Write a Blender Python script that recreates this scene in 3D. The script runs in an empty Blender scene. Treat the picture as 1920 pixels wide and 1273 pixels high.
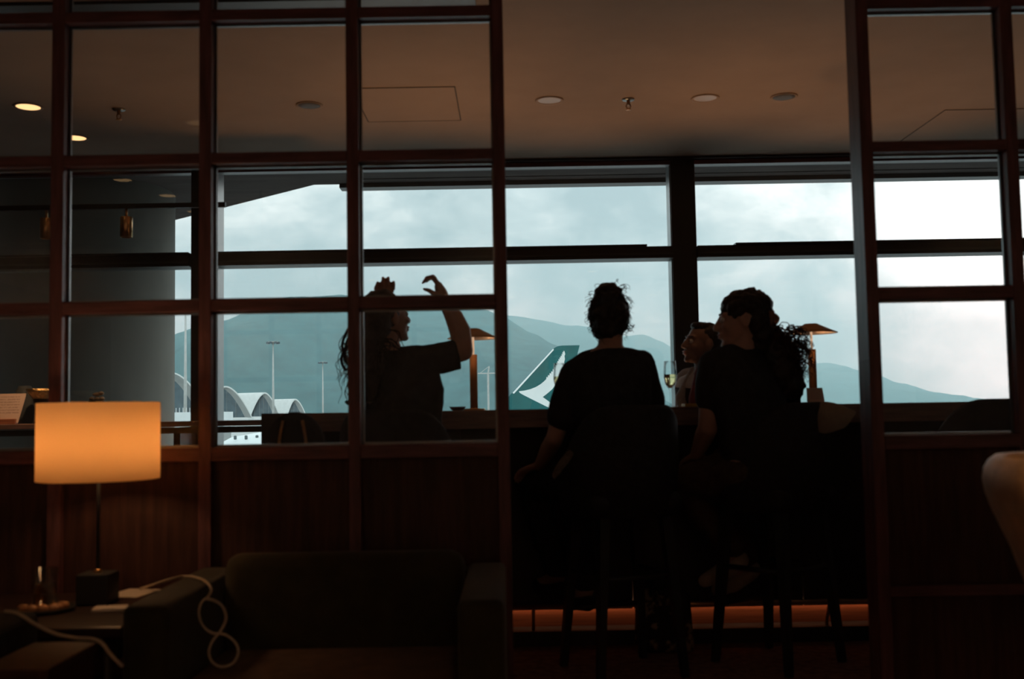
import bpy, bmesh, math, random
from mathutils import Vector, Matrix, noise as mnoise
R = math.radians
random.seed(7)
scn = bpy.context.scene
COL = scn.collection

# ------------------------------------------------------------------ camera, sky, exposure
FPX, CX, CY, EYE = 2000.0, 960.0, 636.5, 1.07
PITCH, ROLL = R(3.83), R(-1.0)
CAMR = Matrix.Rotation(R(90) + PITCH, 3, 'X') @ Matrix.Rotation(ROLL, 3, 'Z')
cd = bpy.data.cameras.new('camera')
cd.sensor_width = 36.0
cd.lens = 36.0 * FPX / 1920.0
cd.clip_start = 0.05
cd.clip_end = 30000
cd.dof.use_dof = True
cd.dof.focus_distance = 25.0
cd.dof.aperture_fstop = 4.0
cam = bpy.data.objects.new('camera', cd)
COL.objects.link(cam)
cam.matrix_world = Matrix.Translation((0, 0, EYE)) @ CAMR.to_4x4()
scn.camera = cam

scn.view_settings.view_transform = 'Standard'
scn.view_settings.look = 'None'
scn.view_settings.exposure = 0.0
scn.view_settings.gamma = 1.0
scn.view_settings.use_curve_mapping = False
scn.cycles.volume_bounces = 3

def ray(px, py):
    return CAMR @ Vector(((px - CX) / FPX, -(py - CY) / FPX, -1.0))
def P(px, py, D):
    d = ray(px, py)
    t = D / d.y
    return Vector((d.x * t, D, EYE + d.z * t))
def PZ(px, py, z):
    d = ray(px, py)
    t = (z - EYE) / d.z
    return Vector((d.x * t, d.y * t, z))

# ---- node helper
def N(nt, kind, **kw):
    n = nt.nodes.new(kind)
    for k, v in kw.items():
        if k in n.inputs:
            n.inputs[k].default_value = v
        else:
            setattr(n, k, v)
    return n
def L(nt, a, b):
    nt.links.new(a, b)

world = bpy.data.worlds.new('overcast_sky')
scn.world = world
world.use_nodes = True
wt = world.node_tree
wt.nodes.clear()
w_out = N(wt, 'ShaderNodeOutputWorld')
w_bg = N(wt, 'ShaderNodeBackground', Strength=1.28)
L(wt, w_bg.outputs[0], w_out.inputs[0])
w_tc = N(wt, 'ShaderNodeTexCoord')
w_map = N(wt, 'ShaderNodeMapping')
w_map.inputs['Scale'].default_value = (1.0, 1.0, 1.7)
w_map.inputs['Location'].default_value = (0.37, 0.0, 0.21)
L(wt, w_tc.outputs['Generated'], w_map.inputs[0])
w_n1 = N(wt, 'ShaderNodeTexNoise', Scale=5.5, Detail=6.0, Roughness=0.55, Distortion=0.35)
L(wt, w_map.outputs[0], w_n1.inputs['Vector'])
w_n2 = N(wt, 'ShaderNodeTexNoise', Scale=13.0, Detail=8.0, Roughness=0.6, Distortion=0.5)
L(wt, w_map.outputs[0], w_n2.inputs['Vector'])
# veiled sun glow low on the right
sun_dir = Vector((math.sin(R(31)) * math.cos(R(7)), math.cos(R(31)) * math.cos(R(7)), math.sin(R(7))))
w_dot = N(wt, 'ShaderNodeVectorMath', operation='DOT_PRODUCT')
w_nrm = N(wt, 'ShaderNodeVectorMath', operation='NORMALIZE')
L(wt, w_tc.outputs['Generated'], w_nrm.inputs[0])
L(wt, w_nrm.outputs[0], w_dot.inputs[0])
w_dot.inputs[1].default_value = sun_dir
w_gl = N(wt, 'ShaderNodeMapRange', interpolation_type='SMOOTHSTEP')
w_gl.inputs['From Min'].default_value = math.cos(R(16))
w_gl.inputs['From Max'].default_value = math.cos(R(5))
L(wt, w_dot.outputs['Value'], w_gl.inputs['Value'])
w_add = N(wt, 'ShaderNodeMath', operation='MULTIPLY_ADD')
L(wt, w_n2.outputs['Fac'], w_add.inputs[0]); w_add.inputs[1].default_value = 0.52
L(wt, w_n1.outputs['Fac'], w_add.inputs[2])
w_add2 = N(wt, 'ShaderNodeMath', operation='MULTIPLY_ADD')
L(wt, w_gl.outputs[0], w_add2.inputs[0]); w_add2.inputs[1].default_value = 0.62
L(wt, w_add.outputs[0], w_add2.inputs[2])
w_sc = N(wt, 'ShaderNodeMath', operation='MULTIPLY'); w_sc.inputs[1].default_value = 0.715
L(wt, w_add2.outputs[0], w_sc.inputs[0])
w_cr = N(wt, 'ShaderNodeValToRGB')
e = w_cr.color_ramp.elements
e[0].position = 0.44; e[0].color = (0.40, 0.52, 0.55, 1)
e[1].position = 1.0; e[1].color = (1.9, 1.9, 1.86, 1)
m_ = e.new(0.55); m_.color = (0.54, 0.65, 0.67, 1)
m_ = e.new(0.64); m_.color = (0.74, 0.82, 0.82, 1)
m_ = e.new(0.74); m_.color = (1.0, 1.03, 1.02, 1)
L(wt, w_sc.outputs[0], w_cr.inputs[0])
L(wt, w_cr.outputs[0], w_bg.inputs['Color'])
# overcast sky: luminance grows from horizon to zenith
w_sz = N(wt, 'ShaderNodeSeparateXYZ'); L(wt, w_nrm.outputs[0], w_sz.inputs[0])
w_mx = N(wt, 'ShaderNodeMath', operation='MAXIMUM'); L(wt, w_sz.outputs['Z'], w_mx.inputs[0]); w_mx.inputs[1].default_value = 0.0
w_el = N(wt, 'ShaderNodeMath', operation='MULTIPLY_ADD'); L(wt, w_mx.outputs[0], w_el.inputs[0]); w_el.inputs[1].default_value = 1.5; w_el.inputs[2].default_value = 1.02
L(wt, w_el.outputs[0], w_bg.inputs['Strength'])

# ------------------------------------------------------------------ materials
def mat(name, col, rough=0.6, metal=0.0, var=0.15, scale=8.0, bump=0.0, bscale=60.0, stretch=(1, 1, 1), spec=0.5, sheen=0.0, coat=0.0, col2=None, lo=0.35, hi=0.65):
    m = bpy.data.materials.new(name)
    m.use_nodes = True
    nt = m.node_tree
    b = nt.nodes['Principled BSDF']
    b.inputs['Roughness'].default_value = rough
    b.inputs['Metallic'].default_value = metal
    b.inputs['Specular IOR Level'].default_value = spec
    b.inputs['Sheen Weight'].default_value = sheen
    b.inputs['Coat Weight'].default_value = coat
    tc = N(nt, 'ShaderNodeTexCoord')
    mp = N(nt, 'ShaderNodeMapping')
    mp.inputs['Scale'].default_value = stretch
    L(nt, tc.outputs['Object'], mp.inputs[0])
    n = N(nt, 'ShaderNodeTexNoise', Scale=scale, Detail=5.0, Roughness=0.6)
    L(nt, mp.outputs[0], n.inputs['Vector'])
    cr = N(nt, 'ShaderNodeValToRGB')
    if col2 is None:
        a = [max(0, c * (1 - var)) for c in col]
        d = [min(1, c * (1 + var)) for c in col]
    else:
        a, d = col, col2
    cr.color_ramp.elements[0].position = lo
    cr.color_ramp.elements[1].position = hi
    cr.color_ramp.elements[0].color = (*a, 1)
    cr.color_ramp.elements[1].color = (*d, 1)
    L(nt, n.outputs['Fac'], cr.inputs[0])
    L(nt, cr.outputs[0], b.inputs['Base Color'])
    if bump:
        n2 = N(nt, 'ShaderNodeTexNoise', Scale=bscale, Detail=4.0)
        L(nt, mp.outputs[0], n2.inputs['Vector'])
        bp = N(nt, 'ShaderNodeBump', Strength=bump, Distance=0.01)
        L(nt, n2.outputs['Fac'], bp.inputs['Height'])
        L(nt, bp.outputs[0], b.inputs['Normal'])
    return m

def glass_mat(name, tint=(0.97, 0.98, 0.98), ior=1.45, boost=1.0):
    m = bpy.data.materials.new(name); m.use_nodes = True
    nt = m.node_tree; nt.nodes.clear()
    o = N(nt, 'ShaderNodeOutputMaterial'); mx = N(nt, 'ShaderNodeMixShader')
    t = N(nt, 'ShaderNodeBsdfTransparent'); t.inputs[0].default_value = (*tint, 1)
    g = N(nt, 'ShaderNodeBsdfGlossy'); g.inputs['Roughness'].default_value = 0.0
    f = N(nt, 'ShaderNodeFresnel', IOR=ior)
    if boost != 1.0:
        mu = N(nt, 'ShaderNodeMath', operation='MULTIPLY', use_clamp=True); mu.inputs[1].default_value = boost
        L(nt, f.outputs[0], mu.inputs[0]); L(nt, mu.outputs[0], mx.inputs[0])
    else:
        L(nt, f.outputs[0], mx.inputs[0])
    L(nt, t.outputs[0], mx.inputs[1]); L(nt, g.outputs[0], mx.inputs[2]); L(nt, mx.outputs[0], o.inputs[0])
    return m

def emit_mat(name, col, s):
    m = bpy.data.materials.new(name); m.use_nodes = True
    nt = m.node_tree; nt.nodes.clear()
    o = N(nt, 'ShaderNodeOutputMaterial'); e_ = N(nt, 'ShaderNodeEmission', Strength=s)
    n = N(nt, 'ShaderNodeTexNoise', Scale=30.0)
    cr = N(nt, 'ShaderNodeValToRGB')
    cr.color_ramp.elements[0].color = (*[c * 0.96 for c in col], 1); cr.color_ramp.elements[1].color = (*col, 1)
    L(nt, n.outputs['Fac'], cr.inputs[0]); L(nt, cr.outputs[0], e_.inputs[0]); L(nt, e_.outputs[0], o.inputs[0])
    return m

def shade_mat(name, col, w=0.65):
    m = bpy.data.materials.new(name); m.use_nodes = True
    nt = m.node_tree; nt.nodes.clear()
    o = N(nt, 'ShaderNodeOutputMaterial'); mx = N(nt, 'ShaderNodeMixShader'); mx.inputs[0].default_value = w
    d = N(nt, 'ShaderNodeBsdfDiffuse'); t = N(nt, 'ShaderNodeBsdfTranslucent')
    n = N(nt, 'ShaderNodeTexNoise', Scale=120.0, Detail=3.0)
    cr = N(nt, 'ShaderNodeValToRGB')
    cr.color_ramp.elements[0].color = (*[c * 0.93 for c in col], 1); cr.color_ramp.elements[1].color = (*col, 1)
    L(nt, n.outputs['Fac'], cr.inputs[0])
    L(nt, cr.outputs[0], d.inputs[0]); L(nt, cr.outputs[0], t.inputs[0])
    L(nt, d.outputs[0], mx.inputs[1]); L(nt, t.outputs[0], mx.inputs[2]); L(nt, mx.outputs[0], o.inputs[0])
    return m

def liquid_mat(name, col, ior=1.33):
    m = bpy.data.materials.new(name); m.use_nodes = True
    nt = m.node_tree; b = nt.nodes['Principled BSDF']
    b.inputs['Transmission Weight'].default_value = 1.0
    b.inputs['Roughness'].default_value = 0.0
    b.inputs['IOR'].default_value = ior
    n = N(nt, 'ShaderNodeTexNoise', Scale=40.0)
    cr = N(nt, 'ShaderNodeValToRGB')
    cr.color_ramp.elements[0].color = (*[c * 0.92 for c in col], 1); cr.color_ramp.elements[1].color = (*col, 1)
    L(nt, n.outputs['Fac'], cr.inputs[0]); L(nt, cr.outputs[0], b.inputs['Base Color'])
    return m

M = {}
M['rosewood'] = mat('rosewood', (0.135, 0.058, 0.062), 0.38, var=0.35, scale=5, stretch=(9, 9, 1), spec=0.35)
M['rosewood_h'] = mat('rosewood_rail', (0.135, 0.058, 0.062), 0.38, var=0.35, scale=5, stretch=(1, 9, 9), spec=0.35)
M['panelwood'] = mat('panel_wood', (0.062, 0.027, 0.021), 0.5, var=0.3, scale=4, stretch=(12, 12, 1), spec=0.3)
M['channel'] = mat('glazing_channel', (0.22, 0.22, 0.22), 0.3, metal=0.9, var=0.05)
M['glass'] = glass_mat('lattice_glass', (0.985, 0.99, 0.99), 1.25)
M['window_glass'] = glass_mat('window_glass', (0.965, 0.985, 0.985), 1.5)
M['darkframe'] = mat('dark_window_frame', (0.022, 0.017, 0.016), 0.45, var=0.1, metal=0.2)
M['ceiling'] = mat('ceiling_plaster', (0.42, 0.325, 0.255), 0.9, var=0.04, scale=3, spec=0.2)
M['wall'] = mat('dark_wall', (0.06, 0.035, 0.026), 0.8, var=0.2, scale=3)
M['palewall'] = mat('pale_plaster', (0.62, 0.52, 0.43), 0.9, var=0.06, scale=3)
M['floor'] = mat('dark_carpet', (0.30, 0.145, 0.115), 0.9, var=0.35, scale=26, bump=0.4, bscale=180, spec=0.15)
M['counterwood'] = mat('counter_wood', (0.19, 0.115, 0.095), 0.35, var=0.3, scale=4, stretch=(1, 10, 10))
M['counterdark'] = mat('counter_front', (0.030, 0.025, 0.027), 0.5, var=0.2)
M['skirt'] = mat('skirting_wood', (0.30, 0.11, 0.055), 0.5, var=0.3, scale=5, stretch=(0.6, 20, 30))
M['brass'] = mat('brass', (0.72, 0.43, 0.20), 0.28, metal=1.0, var=0.08, scale=30)
M['copper'] = mat('brushed_copper', (0.52, 0.27, 0.11), 0.5, metal=0.35, var=0.1, scale=30)
M['brassdark'] = mat('antique_brass', (0.46, 0.25, 0.11), 0.5, metal=0.75, var=0.1, scale=30)
M['goldbowl'] = mat('hammered_gold', (0.75, 0.52, 0.22), 0.3, metal=1.0, var=0.2, scale=60, bump=1.0, bscale=70)
M['blackmetal'] = mat('black_metal', (0.028, 0.028, 0.028), 0.45, var=0.1)
M['blackfab'] = mat('black_upholstery', (0.034, 0.032, 0.033), 0.8, var=0.2, scale=40, bump=0.2, bscale=300, spec=0.2)
M['olive'] = mat('olive_velvet', (0.036, 0.030, 0.013), 0.75, var=0.25, scale=14, bump=0.25, bscale=220, spec=0.2, sheen=0.2)
M['seatbrown'] = mat('brown_seat_velvet', (0.13, 0.075, 0.05), 0.8, var=0.2, scale=18, bump=0.2, bscale=200)
M['tan'] = mat('tan_leather', (0.56, 0.36, 0.20), 0.5, var=0.15, scale=20, bump=0.2, bscale=160)
M['tableW'] = mat('table_veneer', (0.036, 0.019, 0.015), 0.4, var=0.3, scale=5, stretch=(1, 12, 12))
M['paper'] = mat('paper', (0.72, 0.62, 0.52), 0.8, var=0.04, scale=20)
M['cable'] = mat('cable_sheath', (0.55, 0.45, 0.33), 0.6, var=0.08, scale=60)
M['skin'] = mat('skin', (0.46, 0.27, 0.20), 0.55, var=0.08, scale=14, spec=0.3)
M['skin_b'] = mat('skin_b', (0.24, 0.145, 0.11), 0.55, var=0.08, scale=14, spec=0.3)
M['hair'] = mat('dark_hair', (0.030, 0.024, 0.022), 0.5, var=0.4, scale=60, spec=0.3)
M['hairbr'] = mat('brown_curls', (0.045, 0.018, 0.011), 0.5, var=0.4, scale=60, spec=0.3)
M['black_cotton'] = mat('black_cotton', (0.040, 0.040, 0.042), 0.95, var=0.2, scale=30, spec=0.1, bump=0.15, bscale=200)
M['trousers'] = mat('olive_brown_trousers', (0.085, 0.058, 0.042), 0.9, var=0.2, scale=30, spec=0.1)
M['dtrousers'] = mat('dark_trousers', (0.035, 0.034, 0.037), 0.9, var=0.2, scale=30, spec=0.1)
M['eyewhite'] = mat('eye_white', (0.6, 0.58, 0.55), 0.3, var=0.03)
M['iris'] = mat('iris', (0.03, 0.018, 0.012), 0.3, var=0.1)
M['lips'] = mat('lips', (0.36, 0.13, 0.11), 0.5, var=0.08)
M['suit'] = mat('suit_wool', (0.33, 0.31, 0.30), 0.9, var=0.1, scale=60, spec=0.1)
M['vest'] = mat('dark_waistcoat', (0.035, 0.03, 0.028), 0.9, var=0.2, scale=60, spec=0.1)
M['shirtw'] = mat('white_shirt', (0.45, 0.42, 0.40), 0.85, var=0.04, scale=30, spec=0.2)
M['tie'] = mat('dark_red_tie', (0.16, 0.025, 0.025), 0.7, var=0.2, scale=60)
M['shoe'] = mat('beige_shoe', (0.42, 0.32, 0.24), 0.7, var=0.12, scale=30)
M['clip'] = mat('tortoise_clip', (0.20, 0.085, 0.045), 0.35, var=0.4, scale=40)
M['jacket'] = mat('beige_jacket', (0.30, 0.23, 0.17), 0.9, var=0.15, scale=12, bump=0.5, bscale=30, spec=0.1)
M['concrete'] = mat('column_concrete', (0.18, 0.165, 0.14), 0.95, var=0.1, scale=3, stretch=(1, 1, 0.4))
M['soffit'] = mat('soffit_metal', (0.05, 0.041, 0.038), 0.95, var=0.18, scale=4, stretch=(0.6, 4, 1), spec=0.05)
M['forest'] = mat('forest', (0.026, 0.074, 0.078), 1.0, var=0.35, scale=0.02, spec=0.0)
M['apron'] = mat('apron_concrete', (0.50, 0.51, 0.50), 0.9, var=0.12, scale=0.02)
M['roofwhite'] = mat('white_roof', (0.78, 0.78, 0.76), 0.6, var=0.05, scale=0.3)
M['roofgrey'] = mat('roof_soffit', (0.36, 0.37, 0.36), 0.8, var=0.08, scale=0.2)
M['gableglass'] = mat('gable_glazing', (0.10, 0.14, 0.16), 0.25, var=0.2, scale=0.2)
M['mast'] = mat('galvanised_mast', (0.50, 0.49, 0.47), 0.6, var=0.1, scale=0.5)
M['tailgreen'] = mat('tail_green', (0.012, 0.125, 0.125), 0.35, var=0.18, scale=0.25, stretch=(1, 1, 0.35), spec=0.4)
M['logo'] = mat('logo_white', (0.85, 0.85, 0.83), 0.5, var=0.03, scale=0.5)
M['chrome'] = mat('polished_leading_edge', (0.95, 0.95, 0.95), 0.4, var=0.02, metal=0.0)
M['planewhite'] = mat('aircraft_white', (0.78, 0.80, 0.80), 0.35, var=0.05, scale=0.3)
M['planewin'] = mat('aircraft_window', (0.12, 0.15, 0.16), 0.3, var=0.1)
M['flute'] = glass_mat('flute_glass', (0.97, 0.98, 0.98), 1.45, 0.45)
M['wine'] = liquid_mat('sparkling_wine', (0.93, 0.80, 0.42))
M['amber'] = liquid_mat('amber_drink', (0.75, 0.32, 0.10))
M['ice'] = mat('snack', (0.55, 0.27, 0.12), 0.5, var=0.3, scale=30)
M['plaque'] = mat('speaker_grille', (0.10, 0.095, 0.09), 0.7, var=0.2, scale=80)
M['shade'] = shade_mat('lamp_linen', (1.0, 0.76, 0.50), 0.93)
M['bulb'] = emit_mat('warm_bulb', (1.0, 0.62, 0.28), 6.0)
M['stemlit'] = emit_mat('stem_lit_look', (1.0, 0.60, 0.36), 0.62)  # emission stands in for lamplight falling on the stem
M['led_hot'] = emit_mat('downlight_lens', (1.0, 0.58, 0.25), 1.6)
M['led_dim'] = mat('unlit_downlight_lens', (0.55, 0.42, 0.30), 0.4, var=0.05)
M['ledstrip'] = emit_mat('led_strip', (1.0, 0.45, 0.22), 7.0)
M['floral'] = mat('floral_print', (0.03, 0.022, 0.02), 0.85, scale=16, col2=(0.36, 0.24, 0.15), lo=0.52, hi=0.6)
M['yellow'] = mat('mustard_cover', (0.45, 0.30, 0.05), 0.7, var=0.1)
M['darkred'] = mat('dark_red_glaze', (0.10, 0.02, 0.025), 0.4, var=0.1)
M['bluegrey'] = mat('blue_grey_upholstery', (0.035, 0.042, 0.044), 0.85, var=0.1, scale=20)
M['pastry'] = mat('pale_pastry', (0.55, 0.42, 0.27), 0.7, var=0.2, scale=40)
M['lining'] = mat('white_lining', (0.75, 0.62, 0.50), 0.8, var=0.03)
M['clothdim'] = mat('striped_cloth', (0.13, 0.095, 0.07), 0.9, var=0.3, scale=60)
M['slot'] = mat('gasket', (0.12, 0.10, 0.085), 0.9, var=0.1)

# menu paper with faint printed lines
def printed(name, col, ink, sc):
    m = mat(name, col, 0.8, var=0.03, scale=20)
    nt = m.node_tree; b = nt.nodes['Principled BSDF']
    src = b.inputs['Base Color'].links[0].from_socket
    tc = N(nt, 'ShaderNodeTexCoord'); sx = N(nt, 'ShaderNodeSeparateXYZ'); L(nt, tc.outputs['Generated'], sx.inputs[0])
    mu = N(nt, 'ShaderNodeMath', operation='MULTIPLY'); mu.inputs[1].default_value = sc; L(nt, sx.outputs['Z'], mu.inputs[0])
    fr = N(nt, 'ShaderNodeMath', operation='FRACT'); L(nt, mu.outputs[0], fr.inputs[0])
    gt = N(nt, 'ShaderNodeMath', operation='GREATER_THAN'); gt.inputs[1].default_value = 0.62; L(nt, fr.outputs[0], gt.inputs[0])
    nz = N(nt, 'ShaderNodeTexNoise', Scale=25.0); L(nt, tc.outputs['Generated'], nz.inputs['Vector'])
    g2 = N(nt, 'ShaderNodeMath', operation='GREATER_THAN'); g2.inputs[1].default_value = 0.45; L(nt, nz.outputs['Fac'], g2.inputs[0])
    m1 = N(nt, 'ShaderNodeMath', operation='MULTIPLY'); L(nt, gt.outputs[0], m1.inputs[0]); L(nt, g2.outputs[0], m1.inputs[1])
    # margins
    xa = N(nt, 'ShaderNodeMath', operation='COMPARE'); xa.inputs[1].default_value = 0.5; xa.inputs[2].default_value = 0.32; L(nt, sx.outputs['X'], xa.inputs[0])
    za = N(nt, 'ShaderNodeMath', operation='COMPARE'); za.inputs[1].default_value = 0.6; za.inputs[2].default_value = 0.3; L(nt, sx.outputs['Z'], za.inputs[0])
    m2 = N(nt, 'ShaderNodeMath', operation='MULTIPLY'); L(nt, m1.outputs[0], m2.inputs[0]); L(nt, xa.outputs[0], m2.inputs[1])
    m3 = N(nt, 'ShaderNodeMath', operation='MULTIPLY'); L(nt, m2.outputs[0], m3.inputs[0]); L(nt, za.outputs[0], m3.inputs[1])
    m4 = N(nt, 'ShaderNodeMath', operation='MULTIPLY'); m4.inputs[1].default_value = 0.6; L(nt, m3.outputs[0], m4.inputs[0])
    mx = N(nt, 'ShaderNodeMix', data_type='RGBA'); L(nt, m4.outputs[0], mx.inputs[0]); L(nt, src, mx.inputs[6]); mx.inputs[7].default_value = (*ink, 1)
    L(nt, mx.outputs[2], b.inputs['Base Color'])
    return m
M['menu'] = printed('menu_paper', (0.62, 0.47, 0.39), (0.2, 0.12, 0.1), 11)

# ------------------------------------------------------------------ mesh helpers
def obj(name, bm, m, parent=None, smooth=False, loc=None):
    me = bpy.data.meshes.new(name)
    if isinstance(bm, bpy.types.Mesh):
        me = bm; me.name = name
    else:
        bmesh.ops.recalc_face_normals(bm, faces=bm.faces)
        bm.to_mesh(me); bm.free()
    if smooth:
        me.shade_smooth()
    o = bpy.data.objects.new(name, me)
    COL.objects.link(o)
    if m is not None and not me.materials:
        me.materials.append(M[m] if isinstance(m, str) else m)
    if loc is not None:
        o.location = loc
    if parent is not None:
        o.parent = parent
    return o
def tag(o, label=None, cat=None, group=None, kind=None):
    if label: o['label'] = label
    if cat: o['category'] = cat
    if group: o['group'] = group
    if kind: o['kind'] = kind
    return o
def thing(name, label, cat, loc=(0, 0, 0), rz=0.0, group=None):
    o = bpy.data.objects.new(name, None)
    COL.objects.link(o)
    o.empty_display_size = 0.1
    o.location = loc; o.rotation_euler = (0, 0, rz)
    return tag(o, label, cat, group)
def setting(name, loc=(0, 0, 0)):
    o = bpy.data.objects.new(name, None)
    COL.objects.link(o); o.location = loc
    o['kind'] = 'structure'
    return o

def box(bm, x0, x1, y0, y1, z0, z1, bev=0.0, seg=2, mtx=None):
    vs = [bm.verts.new((x, y, z)) for z in (z0, z1) for y in (y0, y1) for x in (x0, x1)]
    q = [(0, 1, 3, 2), (4, 6, 7, 5), (0, 4, 5, 1), (2, 3, 7, 6), (0, 2, 6, 4), (1, 5, 7, 3)]
    fs = [bm.faces.new([vs[i] for i in f]) for f in q]
    if bev > 0:
        es = set(); [es.update(f.edges) for f in fs]
        r = bmesh.ops.bevel(bm, geom=list(es), offset=bev, segments=seg, affect='EDGES', profile=0.5)
        vs = list({v for f in r['faces'] for v in f.verts} | {v for v in vs if v.is_valid})
    if mtx is not None:
        bmesh.ops.transform(bm, matrix=mtx, verts=[v for v in vs if v.is_valid])
    return bm
def B(*a, **k):
    return box(bmesh.new(), *a, **k)

def frame_for(t):
    t = t.normalized()
    a = Vector((0, 0, 1)) if abs(t.z) < 0.9 else Vector((1, 0, 0))
    u = t.cross(a).normalized()
    return u, t.cross(u).normalized()
def loft(bm, rings, closed_ends=True):
    prev = None; first = None
    for r in rings:
        vs = [bm.verts.new(p) for p in r]
        if prev:
            n = len(vs)
            for i in range(n):
                bm.faces.new((prev[i], prev[(i + 1) % n], vs[(i + 1) % n], vs[i]))
        else:
            first = vs
        prev = vs
    if closed_ends:
        bm.faces.new(first[::-1]); bm.faces.new(prev)
    return bm
def tube(bm, pts, rad, seg=10, caps=True):
    pts = [Vector(p) for p in pts]
    n = len(pts)
    rads = rad if isinstance(rad, (list, tuple)) else [rad] * n
    rings = []; u = None
    for i, p in enumerate(pts):
        t = (pts[min(i + 1, n - 1)] - pts[max(i - 1, 0)])
        if t.length < 1e-9: t = Vector((0, 0, 1))
        t.normalize()
        if u is None:
            u, v = frame_for(t)
        else:
            u = (u - t * u.dot(t))
            if u.length < 1e-6: u, v = frame_for(t)
            u.normalize(); v = t.cross(u)
        rings.append([p + (u * math.cos(a) + v * math.sin(a)) * rads[i] for a in [2 * math.pi * k / seg for k in range(seg)]])
    return loft(bm, rings, caps)
def smoothpts(pts, k=6):
    pts = [Vector(p) for p in pts]
    out = []
    for i in range(len(pts) - 1):
        p0 = pts[max(i - 1, 0)]; p1 = pts[i]; p2 = pts[i + 1]; p3 = pts[min(i + 2, len(pts) - 1)]
        for j in range(k):
            t = j / k
            out.append(0.5 * ((2 * p1) + (p2 - p0) * t + (2 * p0 - 5 * p1 + 4 * p2 - p3) * t * t + (3 * p1 - p0 - 3 * p2 + p3) * t ** 3))
    out.append(pts[-1])
    return out
def lathe(bm, prof, seg=32, c=(0, 0, 0), caps=False):
    c = Vector(c)
    rings = [[c + Vector((r * math.cos(a), r * math.sin(a), z)) for a in [2 * math.pi * k / seg for k in range(seg)]] for r, z in prof]
    return loft(bm, rings, caps)
def ellipsoid(bm, c, r, axes=None, sub=3):
    ret = bmesh.ops.create_icosphere(bm, subdivisions=sub, radius=1.0)
    A = axes or Matrix.Identity(3)
    c = Vector(c)
    for v in ret['verts']:
        v.co = c + A @ Vector((v.co.x * r[0], v.co.y * r[1], v.co.z * r[2]))
    return bm
def capsule(bm, p0, r0, p1, r1, seg=14):
    p0 = Vector(p0); p1 = Vector(p1)
    t = (p1 - p0)
    if t.length < 1e-6: t = Vector((0, 0, 1e-4))
    ln = t.length; t = t / ln
    u, v = frame_for(t)
    rings = []
    st = []
    for a in (-80, -55, -28):
        st.append((p0 + t * (r0 * math.sin(R(a))), r0 * math.cos(R(a))))
    st.append((p0, r0)); st.append((p1, r1))
    for a in (28, 55, 80):
        st.append((p1 + t * (r1 * math.sin(R(a))), r1 * math.cos(R(a))))
    for c, r in st:
        rings.append([c + (u * math.cos(k) + v * math.sin(k)) * r for k in [2 * math.pi * i / seg for i in range(seg)]])
    return loft(bm, rings)
def chain(bm, pts, rads):
    for i in range(len(pts) - 1):
        capsule(bm, pts[i], rads[i], pts[i + 1], rads[i + 1])
def eloft(bm, secs, seg=24):
    """secs: (centre, right_vec, fwd_vec) elliptical sections"""
    rings = []
    for c, a, b in secs:
        c = Vector(c)
        rings.append([c + a * math.cos(t) + b * math.sin(t) for t in [2 * math.pi * k / seg for k in range(seg)]])
    return loft(bm, rings)
def remesh(bm, voxel, smooth_it=4, factor=0.5, jitter=0.0, jscale=20.0):
    bmesh.ops.recalc_face_normals(bm, faces=bm.faces)
    me = bpy.data.meshes.new('tmp'); bm.to_mesh(me); bm.free()
    o = bpy.data.objects.new('tmp', me); COL.objects.link(o)
    md = o.modifiers.new('r', 'REMESH'); md.mode = 'VOXEL'; md.voxel_size = voxel; md.adaptivity = 0.0
    if smooth_it:
        s = o.modifiers.new('s', 'SMOOTH'); s.iterations = smooth_it; s.factor = factor
    dg = bpy.context.evaluated_depsgraph_get(); dg.update()
    out = bpy.data.meshes.new_from_object(o.evaluated_get(dg))
    bpy.data.objects.remove(o); bpy.data.meshes.remove(me)
    if jitter:
        nr = [v.normal.copy() for v in out.vertices]
        for v, n in zip(out.vertices, nr):
            v.co += n * jitter * (mnoise.noise(v.co * jscale) + 0.5 * mnoise.noise(v.co * jscale * 2.3))
    out.shade_smooth()
    return out

# ------------------------------------------------------------------ room shell
CEIL = 2.68
YW = 6.8           # window plane
XL, XR, YB = -6.0, 6.0, -2.2
tag(obj('floor', B(XL, XR, YB, YW + 0.2, -0.12, 0.0), 'floor'), kind='structure')
ceil = tag(obj('ceiling', B(XL, XR, YB, YW + 0.2, CEIL, CEIL + 0.15), 'ceiling'), kind='structure')
tag(obj('wall_left', B(XL - 0.12, XL, YB, YW + 0.2, -0.12, CEIL + 0.15), 'wall'), kind='structure')
tag(obj('wall_right', B(XR, XR + 0.12, YB, YW + 0.2, -0.12, CEIL + 0.15), 'wall'), kind='structure')
tag(obj('wall_back', B(XL - 0.12, XR + 0.12, YB - 0.12, YB, -0.12, CEIL + 0.15), 'palewall'), kind='structure')

# access panels in the ceiling: gasket outline
def access_panel(a, b, c, d):
    ps = [PZ(*a, CEIL), PZ(*b, CEIL), PZ(*c, CEIL), PZ(*d, CEIL)]
    x0 = min(p.x for p in ps); x1 = max(p.x for p in ps); y0 = min(p.y for p in ps); y1 = max(p.y for p in ps)
    pl = obj('access_panel', B(x0 + 0.004, x1 - 0.004, y0 + 0.004, y1 - 0.004, CEIL - 0.002, CEIL + 0.003), 'ceiling', ceil)
    g = bmesh.new()
    w = 0.003
    box(g, x0, x1, y0 - w, y0 + w, CEIL - 0.003, CEIL + 0.002); box(g, x0, x1, y1 - w, y1 + w, CEIL - 0.003, CEIL + 0.002)
    box(g, x0 - w, x0 + w, y0, y1, CEIL - 0.003, CEIL + 0.002); box(g, x1 - w, x1 + w, y0, y1, CEIL - 0.003, CEIL + 0.002)
    obj('gasket', g, 'slot', pl)
access_panel((690, 165), (853, 164), (862, 225), (690, 227))
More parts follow.
